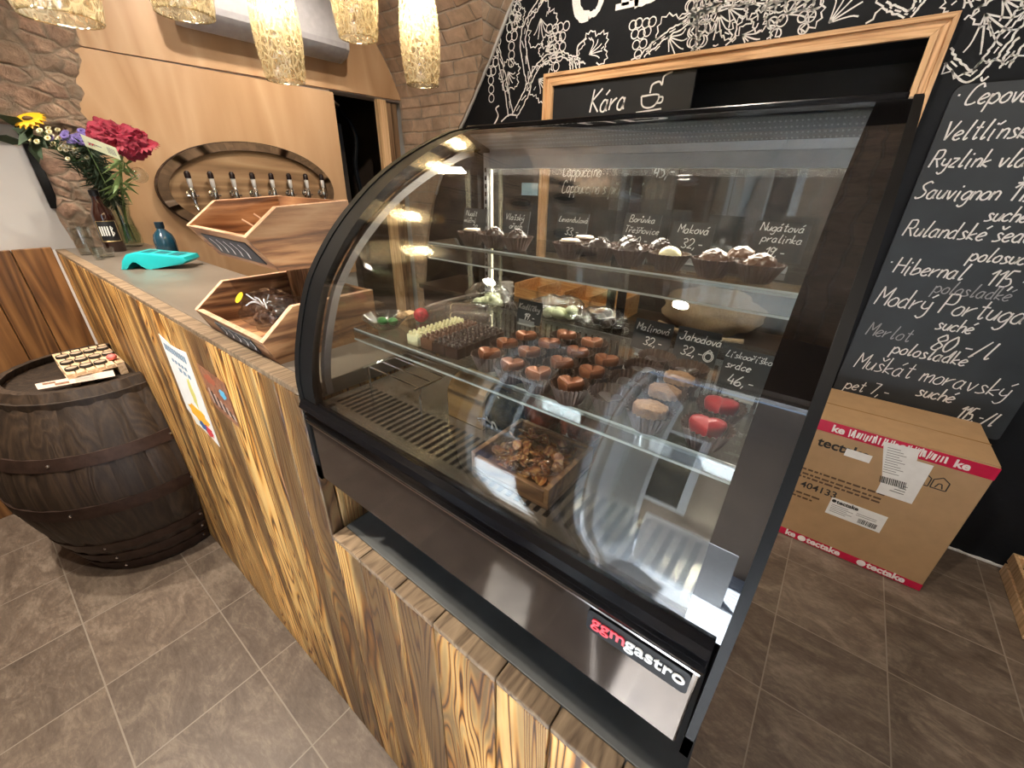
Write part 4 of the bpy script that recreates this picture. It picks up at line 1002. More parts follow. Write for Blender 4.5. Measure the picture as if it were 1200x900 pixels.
for a, b in (((-.95, .048), (.95, .048)), ((.95, .048), (.95, .133)), ((.95, .133), (-.95, .133)), ((-.95, .133), (-.95, .048))):
    mb.tube([onb(a[0] + (b[0] - a[0]) * k / 8, a[1] + (b[1] - a[1]) * k / 8) for k in range(9)], .0011, 5)
mb.build('label_border', plain('gold_line', (.45, .33, .14), .3, .5), bt)
mb = MB()
for k, a in enumerate((-.70, -.48, -.26, -.04)): mb.tube([onb(a, .072), onb(a + .03, .112)], .0028, 6)
for p in ([(.25, .07), (.25, .112)], [(.25, .112), (.42, .104), (.25, .092)], [(.25, .092), (.46, .082), (.25, .07)]): mb.tube([onb(*q) for q in p], .002, 6)
mb.build('label_lettering', CHALK, bt)

vs = thing('flower_vase', 'clear curved glass vase holding the bouquet at the counter end', 'vase', (-2.83, .535, ZT))
vp = [(0, .0), (.042, .0), (.050, .01), (.050, .05), (.040, .10), (.036, .14), (.046, .19), (.058, .215)]
MB().lathe(vp + [(r - .004, z) for r, z in reversed(vp[3:])] + [(.040, .02), (0, .014)], 40, (-2.83, .535, ZT)).build('body', VASE_GLASS, vs, smooth=True)
MB().lathe([(0, .016), (.039, .016), (.0455, .05), (.036, .10), (0, .10)], 32, (-2.83, .535, ZT)).build('water', glass('vase_water', (.86, .93, .86), f0=.02), vs, smooth=True)
GREEN = plain('stem_green', (.055, .115, .035), .5, var=.3, vs=40); GREEN_D = plain('dark_foliage', (.030, .055, .026), .6, var=.4, vs=60); GREEN_L = plain('pale_stem', (.22, .34, .12), .5, var=.2)
VB = Vector((-2.83, .535, ZT + .018))
def stem(par, head, r=.0035, mat=GREEN, k=0):
    h = Vector(head); neck = Vector((-2.83 + random.uniform(-.022, .022), .535 + random.uniform(-.022, .022), ZT + .165)); b = VB + Vector((random.uniform(-.022, .022), random.uniform(-.022, .022), random.uniform(0, .015)))
    MB().tube(spline([b, neck, neck.lerp(h, .5) + Vector((0, 0, .035)), h], 6), r, 7).build('stem', mat, par, smooth=True)
def petals(mb, c, nrm, n, r0, r1, w, droop=0.0, twist=0):
    nrm = Vector(nrm).normalized(); a = nrm.orthogonal().normalized(); b = nrm.cross(a)
    for i in range(n):
        t = 2 * math.pi * i / n + twist; d_ = a * math.cos(t) + b * math.sin(t); s_ = nrm.cross(d_)
        q = [c + d_ * r0 - s_ * w * .4, c + d_ * r0 + s_ * w * .4, c + d_ * (r0 + (r1 - r0) * .6) + s_ * w + nrm * (.004 - droop * .4), c + d_ * r1 - nrm * droop, c + d_ * (r0 + (r1 - r0) * .6) - s_ * w + nrm * (.004 - droop * .4)]
        lo = [mb.bm.verts.new(p) for p in q]; hi = [mb.bm.verts.new(p + nrm * .0012) for p in q]
        mb.bm.faces.new(hi); mb.bm.faces.new(lo[::-1])
        for k in range(5): mb.bm.faces.new((lo[k], lo[(k + 1) % 5], hi[(k + 1) % 5], hi[k]))
def foliage(par, base, tip, n, ln, w, mat, name='leaves', spread=1.0):
    mb = MB(); A0, B0 = Vector(base), Vector(tip); ax = (B0 - A0).normalized()
    for i in range(n):
        p = A0.lerp(B0, random.random()); d_ = (ax * random.uniform(.2, .9) + Vector((random.uniform(-1, 1), random.uniform(-1, 1), random.uniform(-.6, .8))) * spread).normalized(); s_ = d_.orthogonal().normalized(); l = ln * random.uniform(.6, 1.2)
        q = [p, p + d_ * l * .45 + s_ * w, p + d_ * l, p + d_ * l * .45 - s_ * w]; u = d_.cross(s_) * .0008
        lo = [mb.bm.verts.new(v - u) for v in q]; hi = [mb.bm.verts.new(v + u) for v in q]
        mb.bm.faces.new(hi); mb.bm.faces.new(lo[::-1])
        for k in range(4): mb.bm.faces.new((lo[k], lo[(k + 1) % 4], hi[(k + 1) % 4], hi[k]))
    return mb.build(name, mat, par)
YEL = plain('sunflower_yellow', (.82, .46, .012), .5, var=.1); DISC = plain('sunflower_disc', (.10, .055, .015), .8, var=.4, vs=120)
sf = thing('sunflower', 'yellow sunflower leaning left out of the vase', 'flower', (-2.83, .535, ZT + .018)); hd = Vector((-2.66, .335, 1.735)); nr = Vector((.35, -.35, .75))
mb = MB(); petals(mb, hd, nr, 15, .012, .055, .012, .004); petals(mb, hd - nr.normalized() * .003, nr, 15, .012, .052, .012, .010, .2); mb.build('petals', YEL, sf)
MB().ball(hd, .018, 2, (1, 1, .6)).build('disc', DISC, sf, smooth=True); stem(sf, hd - nr.normalized() * .006, .004); foliage(sf, hd - nr.normalized() * .02, hd + Vector((-.03, -.03, -.10)), 9, .11, .022, GREEN_D, 'leaves', 1.2)
def spray(name, label, heads, mat, ctr, n_leaf, r=.012, cat='flower'):
    t = thing(name, label, cat, (-2.83, .535, ZT + .018)); mb = MB(); m2 = MB()
    for h in heads:
        h = Vector(h); petals(mb, h, (h - Vector((-2.75, .53, 1.55))).normalized() + Vector((.5, -.3, .4)), 11, r * .25, r, r * .28, 0.0, random.random())
        m2.ball(h + Vector((.001, -.001, .002)), r * .32, 1)
    mb.build('petals', mat, t); m2.build('disc', plain(name + '_eye', ctr, .7), t, smooth=True)
    c = sum((Vector(h) for h in heads), Vector()) / len(heads); stem(t, c - Vector((0, 0, .03)), .003)
    mb = MB()
    for h in heads: mb.tube([c - Vector((0, 0, .035)), Vector(h) - Vector((0, 0, .004))], .0012, 5)
    mb.build('side_stems', GREEN, t); foliage(t, c - Vector((0, 0, .02)), Vector((-2.82, .53, 1.43)), n_leaf, .06, .0035, GREEN_D, 'leaves', 1.3); return t
random.seed(21)
def cl(c, s, n): return [(c[0] + random.gauss(0, s[0]), c[1] + random.gauss(0, s[1]), c[2] + random.gauss(0, s[2])) for _ in range(n)]
spray('white_aster', 'spray of small creamy white flowers left of the purple ones', cl((-2.68, .375, 1.668), (.035, .035, .024), 26), plain('cream_petals', (.74, .70, .45), .6), (.50, .36, .06), 60)
spray('purple_statice', 'cluster of violet flowers in the middle of the bouquet', cl((-2.62, .455, 1.672), (.035, .032, .016), 46), plain('violet_petals', (.165, .125, .36), .6, var=.2), (.10, .07, .25), 90, .015)
spray('white_filler', 'few loose white flowers low among the bouquet greenery', cl((-2.64, .42, 1.625), (.03, .02, .02), 9), plain('white_petals', (.66, .64, .50), .6), (.5, .4, .1), 60, .010)
rf = thing('red_cockscomb', 'large ruffled dark red flower on the right of the bouquet', 'flower', (-2.83, .535, ZT + .018))
rc = Vector((-2.45, .548, 1.672)); ax_ = (Vector((-2.40, .70, 1.635)) - Vector((-2.52, .44, 1.71))).normalized()
mb = MB(); mb.ball(rc, .05, 5, (1, 1, 1), lambda d: (1.0 + .85 * abs(d.dot(ax_))) * (1 + .22 * mnoise.noise(d * 5) + .12 * mnoise.noise(d * 13)))
mb.build('head', plain('crimson_velvet', (.24, .006, .028), .7, var=.3, vs=60), rf, smooth=True)
mb = MB(); petals(mb, rc, (.3, -.4, .8), 26, .03, .075, .012, .012); petals(mb, rc + Vector((.02, .05, -.008)), (.3, -.2, .8), 24, .03, .072, .012, .014, .3); petals(mb, rc + Vector((-.02, -.05, .012)), (.3, -.4, .8), 22, .02, .06, .012, .01, .1)
mb.build('ruffles', plain('crimson_petal', (.32, .008, .035), .6, var=.25), rf); stem(rf, rc - Vector((0, 0, .03)), .006, GREEN_L); foliage(rf, rc - Vector((0.03, 0, .06)), Vector((-2.80, .54, 1.44)), 40, .09, .007, GREEN_L, 'leaves', .9)
gr = thing('greenery', 'dark feathery greenery filling the middle of the bouquet', 'greenery', (-2.83, .535, ZT + .018)); 
for k, h in enumerate(((-2.60, .44, 1.62), (-2.66, .52, 1.60), (-2.55, .50, 1.61), (-2.70, .40, 1.58))): stem(gr, h, .0022, GREEN_D)
foliage(gr, (-2.58, .46, 1.65), (-2.82, .53, 1.42), 420, .062, .004, GREEN_D, 'leaves', 1.1)['kind'] = 'stuff'
tg = thing('price_ticket', 'pale green florist ticket tucked under the red flower', 'ticket', (-2.47, .50, 1.635)); 
TU = (Vector((-2.33, .545, 1.605)) - Vector((-2.50, .455, 1.668))).normalized(); TV = Vector((0.25, -.2, .9)); TV = (TV - TU * TV.dot(TU)).normalized(); TN = TU.cross(TV); T0 = Vector((-2.497, .445, 1.645))
MB().prism([(0, 0), (.15, 0), (.15, .045), (0, .045)], lambda u, v, t: T0 + TU * u + TV * v + TN * t, 0, .001).build('card', plain('ticket_paper', (.62, .66, .46), .5), tg)
mb = MB()
for k in range(6): mb.prism([(.105 + k * .006, .01), (.108 + k * .006, .01), (.108 + k * .006, .034), (.105 + k * .006, .034)], lambda u, v, t: T0 + TU * u + TV * v + TN * t, .0011, .0013)
mb.prism([(.02, .02), (.08, .02), (.08, .024), (.02, .024)], lambda u, v, t: T0 + TU * u + TV * v + TN * t, .0011, .0013); mb.build('print', GREY_INK, tg)
MB().tube([T0 + TU * .004 + TV * .02 + TN * .0005, Vector((-2.70, .50, 1.50))], .0015, 6).build('stick', GREEN_L, tg)
bb_ = thing('blue_bottle', 'small dark blue glass bottle beside the turquoise stand', 'bottle', (-2.42, .575, ZT))
MB().lathe([(0, 0), (.036, 0), (.040, .008), (.040, .062), (.034, .086), (.016, .106), (.0135, .112), (0, .112)], 32, (-2.42, .575, ZT)).build('body', plain('deep_blue_glass', (.008, .045, .075), .06, spec=.8, coat=.5), bb_, smooth=True)
MB().lathe([(.0155, .1125), (.0165, .115), (.0165, .138), (.0, .138)], 20, (-2.42, .575, ZT)).build('cap', plain('blue_cap', (.006, .022, .04), .35), bb_, smooth=True)
def goblet(loc, label, h=.12, r=.032, group=None):
    t = thing('drinking_glass', label, 'glass', loc, group)
    MB().lathe([(0, 0), (r * .8, 0), (r, h), (r - .003, h), (r * .8 - .003, .008), (0, .008)], 28, loc).build('bowl', DRINK_GLASS, t, smooth=True); return t
goblet((-2.66, .345, ZT), 'small clear tumbler left of the beer bottle', .115, .036); goblet((-2.52, .372, ZT), 'low clear glass dish in front of the beer bottle', .040, .040); goblet((-2.46, .345, ZT), 'tiny clear shot glass at the front corner of the bar top', .05, .020)
gb = thing('glass_bauble', 'clear glass bauble pick stuck in the right of the bouquet', 'decoration', (-2.83, .535, ZT + .018))
MB().ball((-2.40, .56, 1.545), .030, 3).build('ball', DRINK_GLASS, gb, smooth=True); MB().tube(spline([(-2.82, .54, ZT + .02), (-2.79, .545, 1.40), (-2.60, .55, 1.50), (-2.42, .558, 1.535)], 5), .0015, 6).build('stick', GREEN_L, gb)

# ------------------------------------------------------------------ tap board, taps, air conditioner on the left wall
XPf = XW + .0195
tb = thing('tap_board', 'oval barrel-head tap board hung on the plywood wall', 'tap board', (XPf, 1.22, 1.22))
oy, oz, ra, rb_ = 1.222, 1.470, .490, .252
def oval(sa, sb, n=72): return [(oy + sa * math.cos(2 * math.pi * k / n), oz + sb * math.sin(2 * math.pi * k / n)) for k in range(n)]
MB().prism(oval(ra - .05, rb_ - .042), lambda u, v, t: (XPf + t, u, v), .001, .022).build('panel', WOOD_HEAD, tb)
mb = MB(); n = 72
for k in range(n):
    a, b = 2 * math.pi * k / n, 2 * math.pi * (k + 1) / n
    P = lambda t, s: (oy + (ra - s) * math.cos(t), oz + (rb_ - s * .85) * math.sin(t))
    mb.prism([P(a, 0), P(b, 0), P(b, .048), P(a, .048)], lambda u, v, t: (XPf + t, u, v), .001, .045)
bmesh.ops.remove_doubles(mb.bm, verts=mb.bm.verts, dist=1e-5); mb.build('rim', WOOD_RIM, tb, smooth=True, angle=30)
mb = MB()
for k in range(n):
    a, b = 2 * math.pi * k / n, 2 * math.pi * (k + 1) / n
    P = lambda t, s: (oy + (ra + s) * math.cos(t), oz + (rb_ + s) * math.sin(t))
    mb.prism([P(a, -.001), P(b, -.001), P(b, .004), P(a, .004)], lambda u, v, t: (XPf + t, u, v), .004, .034)
bmesh.ops.remove_doubles(mb.bm, verts=mb.bm.verts, dist=1e-5); mb.build('hoop', IRON, tb, smooth=True, angle=30)
TAPB = plain('tap_handle_black', (.018, .010, .010), .25); TAPW = plain('tap_handle_white', (.72, .70, .68), .4)
ORD = ['first', 'second', 'third', 'fourth', 'fifth', 'sixth', 'seventh', 'eighth']; tproto = None
for i in range(8):
    y = .872 + i * .1075; loc = (XPf + .0225, y, 1.455); lab = 'chrome beer tap on the oval board, %s from the left' % ORD[i]
    if tproto is None:
        t = tproto = thing('beer_tap', lab, 'tap', loc, 'beer taps on the oval board'); x = loc[0]; q = Matrix.Rotation(math.pi / 2, 3, 'Y')
        MB().lathe([(.020, 0), (.020, .004), (.010, .007), (.010, .045), (0, .045)], 20, loc, mat=q).build('shank', CHROME, t, smooth=True)
        MB().lathe([(.011, -.028), (.014, -.02), (.014, .022), (.009, .03), (0, .03)], 20, (x + .045, y, 1.455)).build('body', CHROME, t, smooth=True)
        MB().tube(spline([(x + .046, y, 1.43), (x + .050, y, 1.405), (x + .068, y, 1.372)], 4), [.009] * 4 + [.0075] * 5, 12).build('spout', CHROME, t, smooth=True)
        MB().tube([(x + .045, y - .026, 1.447), (x + .045, y + .026, 1.447)], .005, 10).build('side_lever', CHROME, t, smooth=True)
        h = MB().lathe([(.006, .03), (.010, .036), (.012, .066), (.012, .078)], 18, (x + .045, y, 1.455), cap0=False).build('handle', TAPW, t, smooth=True); h['label'] = 'white handle sleeve'
        MB().lathe([(.0135, .078), (.0145, .084), (.0145, .103), (.009, .113), (0, .115)], 18, (x + .045, y, 1.455)).build('knob', TAPB, t, smooth=True)
    else: copy_tree(tproto, loc, 0, lab)

ac = thing('air_conditioner', 'white wall air conditioner above the plywood wall', 'air conditioner', (XW + .02, 1.47, 2.20))
pf = [(.021, 2.215), (.10, 2.195), (.17, 2.215), (.205, 2.25), (.215, 2.34), (.21, 2.46), (.18, 2.49), (.021, 2.49)]
MB().prism(pf, lambda u, v, t: (XW + u, t, v), 1.03, 1.885, .006).build('housing', plain('ac_white', (.40, .39, .40), .4), ac, smooth=True, angle=35)
MB().prism([(.120, 2.193), (.178, 2.215), (.2135, 2.252), (.2165, 2.278), (.2125, 2.278), (.209, 2.255), (.176, 2.220)], lambda u, v, t: (XW + u, t, v), 1.06, 1.858).build('air_flap', plain('ac_flap', (.33, .32, .33), .4), ac, smooth=True, angle=35)

# ------------------------------------------------------------------ doorway to the back room
struct(MB().box(XW - .02, XW + .018, 2.185, 2.262, 0, 2.058, .003).build('trim_8', WOOD_PALE))
mb = MB()
for i, y in enumerate((2.29, 2.345)): mb.box(XW - .05, XW - .025, y, y + .042, 0.0, 2.055, .002)
struct(mb.build('trim_9', wood('doorway_strips', [(.10, .055, .028), (.20, .12, .065), (.30, .19, .11)], (22, 22, 1.0), .55)))
hs = thing('hose', 'black hose hanging inside the dark doorway', 'hose', (XW - .5, 2.05, 2.38)); 
MB().tube(spline([(XW - .5, 1.95, 2.38), (XW - .48, 2.02, 2.14), (XW - .42, 2.15, 2.02), (XW - .36, 2.22, 1.85), (XW - .38, 2.20, 1.62), (XW - .36, 2.22, 1.30), (XW - .37, 2.2, .9)], 8), .018, 10).build('tube', BLACK, hs, smooth=True)
MB().tube(spline([(XW - .499, 1.95, 2.38), (XW - .47, 2.03, 2.155), (XW - .41, 2.15, 2.04)], 8), .010, 8).build('sleeve', plain('grey_sleeve', (.20, .18, .16), .4), hs, smooth=True)
cab = thing('back_room_cabinet', 'dark cabinet just inside the doorway', 'cabinet', (XW - .85, 1.9, 0))
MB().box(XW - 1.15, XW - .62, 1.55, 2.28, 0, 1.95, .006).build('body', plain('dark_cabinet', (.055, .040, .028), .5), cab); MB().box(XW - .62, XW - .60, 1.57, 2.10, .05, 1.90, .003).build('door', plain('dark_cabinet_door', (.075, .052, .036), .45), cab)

# ------------------------------------------------------------------ pendant lamps
def shade_mat():
    m, nt, b = newmat('textured_amber_glass'); k = NT(nt); nt.nodes.remove(b); out = nt.nodes['Material Output']
    ob = k.n('TexCoord').outputs['Object']; mp = k.mapping(ob, (1, 1, .62))
    v = k.n('TexVoronoi', feature='DISTANCE_TO_EDGE'); v.inputs['Scale'].default_value = 75
    nz = k.n('TexNoise'); nz.inputs['Scale'].default_value = 40; k.l(mp, nz.inputs['Vector'])
    w = k.n('VectorMath', operation='MULTIPLY_ADD'); k.l(nz.outputs['Color'], w.inputs[0]); w.inputs[1].default_value = (.02, .02, .02); k.l(mp, w.inputs[2]); k.l(w.outputs[0], v.inputs['Vector'])
    rid = k.ramp(v.outputs['Distance'], [(0.02, (1, 1, 1)), (0.22, (0.0, 0.0, 0.0))])
    tr = k.n('BsdfTransparent'); tr.inputs[0].default_value = (.98, .95, .87, 1)
    tl = k.n('BsdfTranslucent'); tl.inputs[0].default_value = (1.0, .94, .76, 1)
    gl = k.n('BsdfGlossy'); gl.inputs['Roughness'].default_value = .08
    bp = k.n('Bump'); bp.inputs['Strength'].default_value = .8; bp.inputs['Distance'].default_value = .006; k.l(v.outputs['Distance'], bp.inputs['Height']); k.l(bp.outputs[0], gl.inputs['Normal'])
    m1 = k.n('MixShader'); k.l(k.math('MULTIPLY_ADD', rid, .34, .035), m1.inputs[0]); k.l(tr.outputs[0], m1.inputs[1]); k.l(tl.outputs[0], m1.inputs[2])
    m2 = k.n('MixShader'); m2.inputs[0].default_value = .13; k.l(m1.outputs[0], m2.inputs[1]); k.l(gl.outputs[0], m2.inputs[2]); k.l(m2.outputs[0], out.inputs[0]); return m
SHADE = shade_mat(); BULB = emit('warm_bulb', (1.0, .80, .52), 28.0)
LAMPS = [(-1.05, .216, 1.762, 'nearest the stone wall end of the picture'), (-1.164, .432, 1.834, 'second from the left in the row'), (-1.40, .737, 1.795, 'in the middle, hanging before the air conditioner'), (-1.212, .864, 1.891, 'second from the right in the row'), (-1.229, 1.10, 1.822, 'rightmost, hanging before the brick vault')]
for x, y, z, lab in LAMPS:
    t = thing('pendant_lamp', 'glowing textured glass pendant lamp ' + lab, 'pendant lamp', (x, y, z + .36), 'pendant lamps over the bar')
    pr = [(.050, 0), (.0545, .02), (.060, .07), (.062, .12), (.058, .18), (.048, .24), (.037, .29), (.032, .315)]
    S_ = spline(pr, 4); MB().lathe(S_ + [(r - .003, q) for r, q in reversed(S_)] + [S_[0]], 44, (x, y, z), cap0=False, cap1=False).build('glass_shade', SHADE, t, smooth=True, angle=80)
    mb = MB(); mb.lathe([(.0500, -.0015), (.0512, .0), (.0500, .0015), (.0478, .0015), (.0468, .0), (.0478, -.0015), (.0500, -.0015)], 44, (x, y, z), cap0=False, cap1=False).build('rim', glass('shade_rim', (1, .95, .8), f0=.25, extra=.15), t, smooth=True)
    MB().ball((x, y, z + .222), .026, 3, (1, 1, 1.15)).build('bulb', BULB, t, smooth=True)
    MB().lathe([(.0, .248), (.015, .248), (.017, .27), (.017, .315), (.034, .318), (.034, .336), (.012, .35), (0, .35)], 24, (x, y, z)).build('socket', plain('brass_socket', (.26, .15, .06), .35, .8), t, smooth=True)
    zc = vault_z(x, y) - .02
    MB().tube([(x, y, z + .348), (x, y, zc)], .003, 8).build('cord', BLACK, t)
    MB().lathe([(.0, -.03), (.045, -.03), (.05, -.02), (.05, .03), (0, .03)], 24, (x, y, zc)).build('ceiling_rose', BLACK, t, smooth=True)
    pl = bpy.data.lights.new('bulb_light', 'POINT'); pl.energy = 0.5; pl.color = (1.0, .72, .42); pl.shadow_soft_size = .03
    po = bpy.data.objects.new('bulb_light', pl); COL.objects.link(po); po.location = (x, y, z + .17)

# ------------------------------------------------------------------ boards on the black wall
kb = thing('coffee_board', 'black coffee board with chalk cup in the framed niche', 'chalkboard', (-1.19, YW + .01, HZ0))
KX0, KX1, KY = HX0 + .003, -.795, YW - .004
MB().box(KX0, KX1, KY, KY + .016, HZ0 + .002, HZ1 - .003, .001).build('panel', plain('board_black', (.010, .013, .016), .5, var=.2, vs=8), kb)
mb = MB(); KO = Vector((0, KY, 0)); KV = UZ
write(mb, 'Kára', .105, (-1.350, KY, 1.905), UX, UZ, .0042, xs=.78)
cu = (-1.0, 1.908)
mb.ribbon(spline([(cu[0] - .055, cu[1] + .045), (cu[0] - .045, cu[1] + .005), (cu[0] - .01, cu[1] - .008), (cu[0] + .025, cu[1] + .005), (cu[0] + .035, cu[1] + .045), (cu[0] - .055, cu[1] + .045)], 5), .004, KO, UX, UZ)
mb.ribbon(spline([(cu[0] + .034, cu[1] + .035), (cu[0] + .058, cu[1] + .033), (cu[0] + .055, cu[1] + .012), (cu[0] + .028, cu[1] + .010)], 5), .004, KO, UX, UZ)
mb.ribbon([(cu[0] - .075, cu[1] - .025), (cu[0] + .06, cu[1] - .016)], .004, KO, UX, UZ)
mb.ribbon(spline([(cu[0] - .012, cu[1] + .055), (cu[0] - .005, cu[1] + .09), (cu[0] + .03, cu[1] + .10), (cu[0] + .045, cu[1] + .085), (cu[0] + .05, cu[1] + .12), (cu[0] + .09, cu[1] + .135)], 5), .004, KO, UX, UZ)
for i, (tx, z) in enumerate((('Espresso', 1.70), ('Cappuccino', 1.58), ('Cappuccino s příchutí', 1.49))): write(mb, tx, .07, (-1.50, KY, z), UX, UZ, .003, xs=.62)
for z in (1.70, 1.58): write(mb, '45,-', .07, (-.93, KY, z), UX, UZ, .003, xs=.7)
mb.build('chalk_lettering', CHALK, kb)
MBX0, MBX1, MBZ0, MBZ1, MY = .150, .742, .600, 1.888, YW - .022
mbd = thing('wine_menu_board', 'grey chalkboard with handwritten wine prices on the black wall', 'chalkboard', ((MBX0 + MBX1) / 2, YW - .01, MBZ0))
pts = []; r = .03
for cx, cz, a0 in ((MBX1 - r, MBZ1 - r, 0), (MBX0 + r, MBZ1 - r, 90), (MBX0 + .012, MBZ0 + .012, 180), (MBX1 - .012, MBZ0 + .012, 270)):
    q = r if a0 < 180 else .012; pts += [(cx + q * math.cos(math.radians(a0 + k * 15)), cz + q * math.sin(math.radians(a0 + k * 15))) for k in range(7)]
MB().prism(pts, lambda u, v, t: (u, MY + t, v), 0, .018, .002).build('board', plain('menu_slate', (.021, .027, .032), .48, var=.22, vs=5), mbd)
mb = MB(); md = MB()
R_ = [('*', .160, 1.83, .07, 0), ('Čepované víno', .192, 1.825, .074, 0), ('Veltlínské zelené', .166, 1.715, .074, 0), ('Ryzlink vlašský', .166, 1.625, .070, 0), ('suché', .425, 1.575, .058, 0), ('Sauvignon 115,-/l', .162, 1.515, .074, 0), ('suché', .385, 1.445, .066, 0),
      ('Rulandské šedé', .172, 1.375, .074, 0), ('polosuché', .395, 1.30, .064, 0), ('*', .165, 1.24, .07, 0), ('Hibernal', .190, 1.225, .078, 0), ('115,-/l', .47, 1.215, .074, 0), ('polosladké', .338, 1.165, .064, 1), ('Modrý Portugal', .172, 1.085, .098, 0), ('suché', .396, 1.02, .066, 0),
      ('Merlot', .186, .945, .074, 1), ('80,-/l', .412, .93, .088, 0), ('polosladké', .297, .885, .070, 0), ('Muškát moravský', .192, .785, .094, 2), ('suché', .438, .715, .072, 0), ('115,-/l', .588, .655, .076, 3), ('pet 7,-', .190, .672, .070, 2)]
random.seed(5)
for tx, x, z, s_, dim in R_:
    write(md if dim == 1 else mb, tx, s_ * .82, (x, MY, z), UX, (UZ - UX * 0.0), .0027 if dim in (0, 3) else .0021, slant=.20, jit=.02, xs=.50 if dim == 3 else .74)
mb.build('chalk_lettering', CHALK, mbd); md.build('faded_lettering', CHALK_DIM, mbd)['label'] = 'faint grey chalk lettering'

# ------------------------------------------------------------------ cardboard box on the floor
BX0, BX1, BY0, BY1, BZ = -.03, .668, 2.025, 2.412, .655
cb = thing('cardboard_box', 'tall brown cardboard box with crimson tape below the wine board', 'box', ((BX0 + BX1) / 2, (BY0 + BY1) / 2, 0))
mb = MB(); mb.box(BX0, BX1, BY0, BY1, 0.0005, BZ, .004); mb.build('carton', CARD, cb)
mb = MB(); ym = (BY0 + BY1) / 2; mb.box(BX0 + .002, BX1 - .002, BY0 + .002, ym - .012, BZ + .0001, BZ + .004, .001).box(BX0 + .002, BX1 - .002, ym - .010, BY1 - .002, BZ + .0001, BZ + .004, .001); mb.build('top_flaps', CARD_TOP, cb)
mb = MB(); mb.box(BX0, BX1, ym - .016, ym - .006, BZ + .0042, BZ + .0048); mb.build('seam_tape', plain('glossy_clear_tape', (.36, .22, .10), .12, spec=.8), cb)
YB = BY0 - .0003
def onbox(poly, mat, name, par=cb, l=.0006): return MB().prism(poly, lambda u, v, t: (u, YB - t, v), 0.0, l).build(name, mat, par)
tp = onbox([(BX0, .604), (BX1 + .0006, .600), (BX1 + .0006, .652), (BX0, .655)], TAPE_RED, 'tape'); tp['label'] = 'crimson tape along the upper edge'
MB().box(BX1 + .0002, BX1 + .0010, BY0 - .0008, BY0 + .06, .600, .652).build('tape_end', TAPE_RED, tp)
tl_ = onbox([(BX0, .004), (BX1 + .0006, .004), (BX1 + .0006, .040), (BX0, .044)], TAPE_RED, 'tape'); tl_['label'] = 'crimson tape along the lower edge'
TXT_W = plain('tape_white', (.82, .78, .78), .4)
ytx = YB - .0008
for x in (.215, .445): 
    font_text('tectake', .044, TXT_W, 'tape_lettering', tl_, (x + .038, ytx, .012), UX, UZ, .0002, bold=.0016)
    mb = MB(); mb.lathe([(.010, 0), (.016, 0), (.016, .0006), (.010, .0006)], 24, (x + .018, ytx - .0004, .023), mat=Matrix.Rotation(math.pi / 2, 3, 'X')); mb.tube([(x + .010, ytx - .0004, .023), (x + .026, ytx - .0004, .023)], .0022, 6); mb.build('tape_emblem', TXT_W, tl_)
font_text('ke', .044, TXT_W, 'tape_lettering', tl_, (.165, ytx, .012), UX, UZ, .0002, bold=.0016)
font_text('ke', .046, TXT_W, 'tape_lettering', tp, (.555, ytx, .611), UX, UZ, .0002, bold=.0016); font_text('ke', .046, TXT_W, 'tape_lettering', tp, (.175, ytx, .613), UX, UZ, .0002, bold=.0016)
rnd = random.Random(4); mb = MB(); x = .235   # scuffed white patches where the upper tape is torn
while x < .54:
    w = rnd.uniform(.003, .010); a = .608 + rnd.uniform(0, .008); b = .650 - rnd.uniform(0, .012); sl = rnd.uniform(-.004, .004)
    mb.prism([(x, a), (x + w, a), (x + w + sl, b), (x + sl, b)], lambda u, v, t: (u, ytx - t, v), 0, .0003); x += w + rnd.uniform(.001, .008)
mb.build('tape_scuffs', TXT_W, tp)
font_text('tectake', .060, INK, 'printed_logo', cb, (.148, YB, .530), UX, UZ, .0002, bold=.0014)
def lab_rect(x0, z0, x1, z1, tilt, name, label):
    c, s_ = math.cos(tilt), math.sin(tilt); O = Vector((x0, z1)); f = lambda a, b: (O.x + a * c + b * s_, O.y + a * s_ - b * c)
    w, h = x1 - x0, z1 - z0; o = onbox([f(0, 0), f(0, h), f(w, h), f(w, 0)], PAPER, name, cb, .0009); o['label'] = label; return o, f, w, h
def lines(f, par, rows, mat=GREY_INK, l=.0012, name='print'):
    mb = MB()
    for a0, a1, b0, b1 in rows: mb.prism([f(a0, b0), f(a0, b1), f(a1, b1), f(a1, b0)], lambda u, v, t: (u, YB - t, v), .001, l)
    mb.build(name, mat, par)
def barcode(f, par, a0, a1, b0, b1):
    rnd = random.Random(9); rows = []; a = a0
    while a < a1: w = rnd.choice((.001, .0018, .003)); rows.append((a, a + w, b0, b1)); a += w + rnd.choice((.0012, .002))
    lines(f, par, rows, INK, .0012, 'barcode')
o1, f, w, h = lab_rect(.248, .520, .335, .556, -.02, 'blank_sticker', 'small blank white sticker')
o2, f, w, h = lab_rect(.395, .398, .510, .590, -.0, 'shipping_label', 'white shipping label, lower sheet'); lines(f, o2, [(.01, .08, .10 + i * .012, .104 + i * .012) for i in range(6)])
o3 = onbox([(.345, .632), (.452, .640), (.478, .480), (.400, .395), (.392, .470)], PAPER, 'shipping_label', cb, .0013); o3['label'] = 'white shipping label with barcode, upper sheet'
f3_ = lambda a, b: (.352 + a + b * .18, .625 - b + a * .05)
mb = MB()
for i in range(11): mb.prism([f3_(.01, .012 + i * .011), f3_(.01, .0145 + i * .011), f3_(.05 + .03 * ((i * 7) % 3) / 3, .0145 + i * .011), f3_(.05 + .03 * ((i * 7) % 3) / 3, .012 + i * .011)], lambda u, v, t: (u, YB - t, v), .0013, .0016)
mb.build('print', GREY_INK, o3); mb = MB(); a = .005
rnd = random.Random(3)
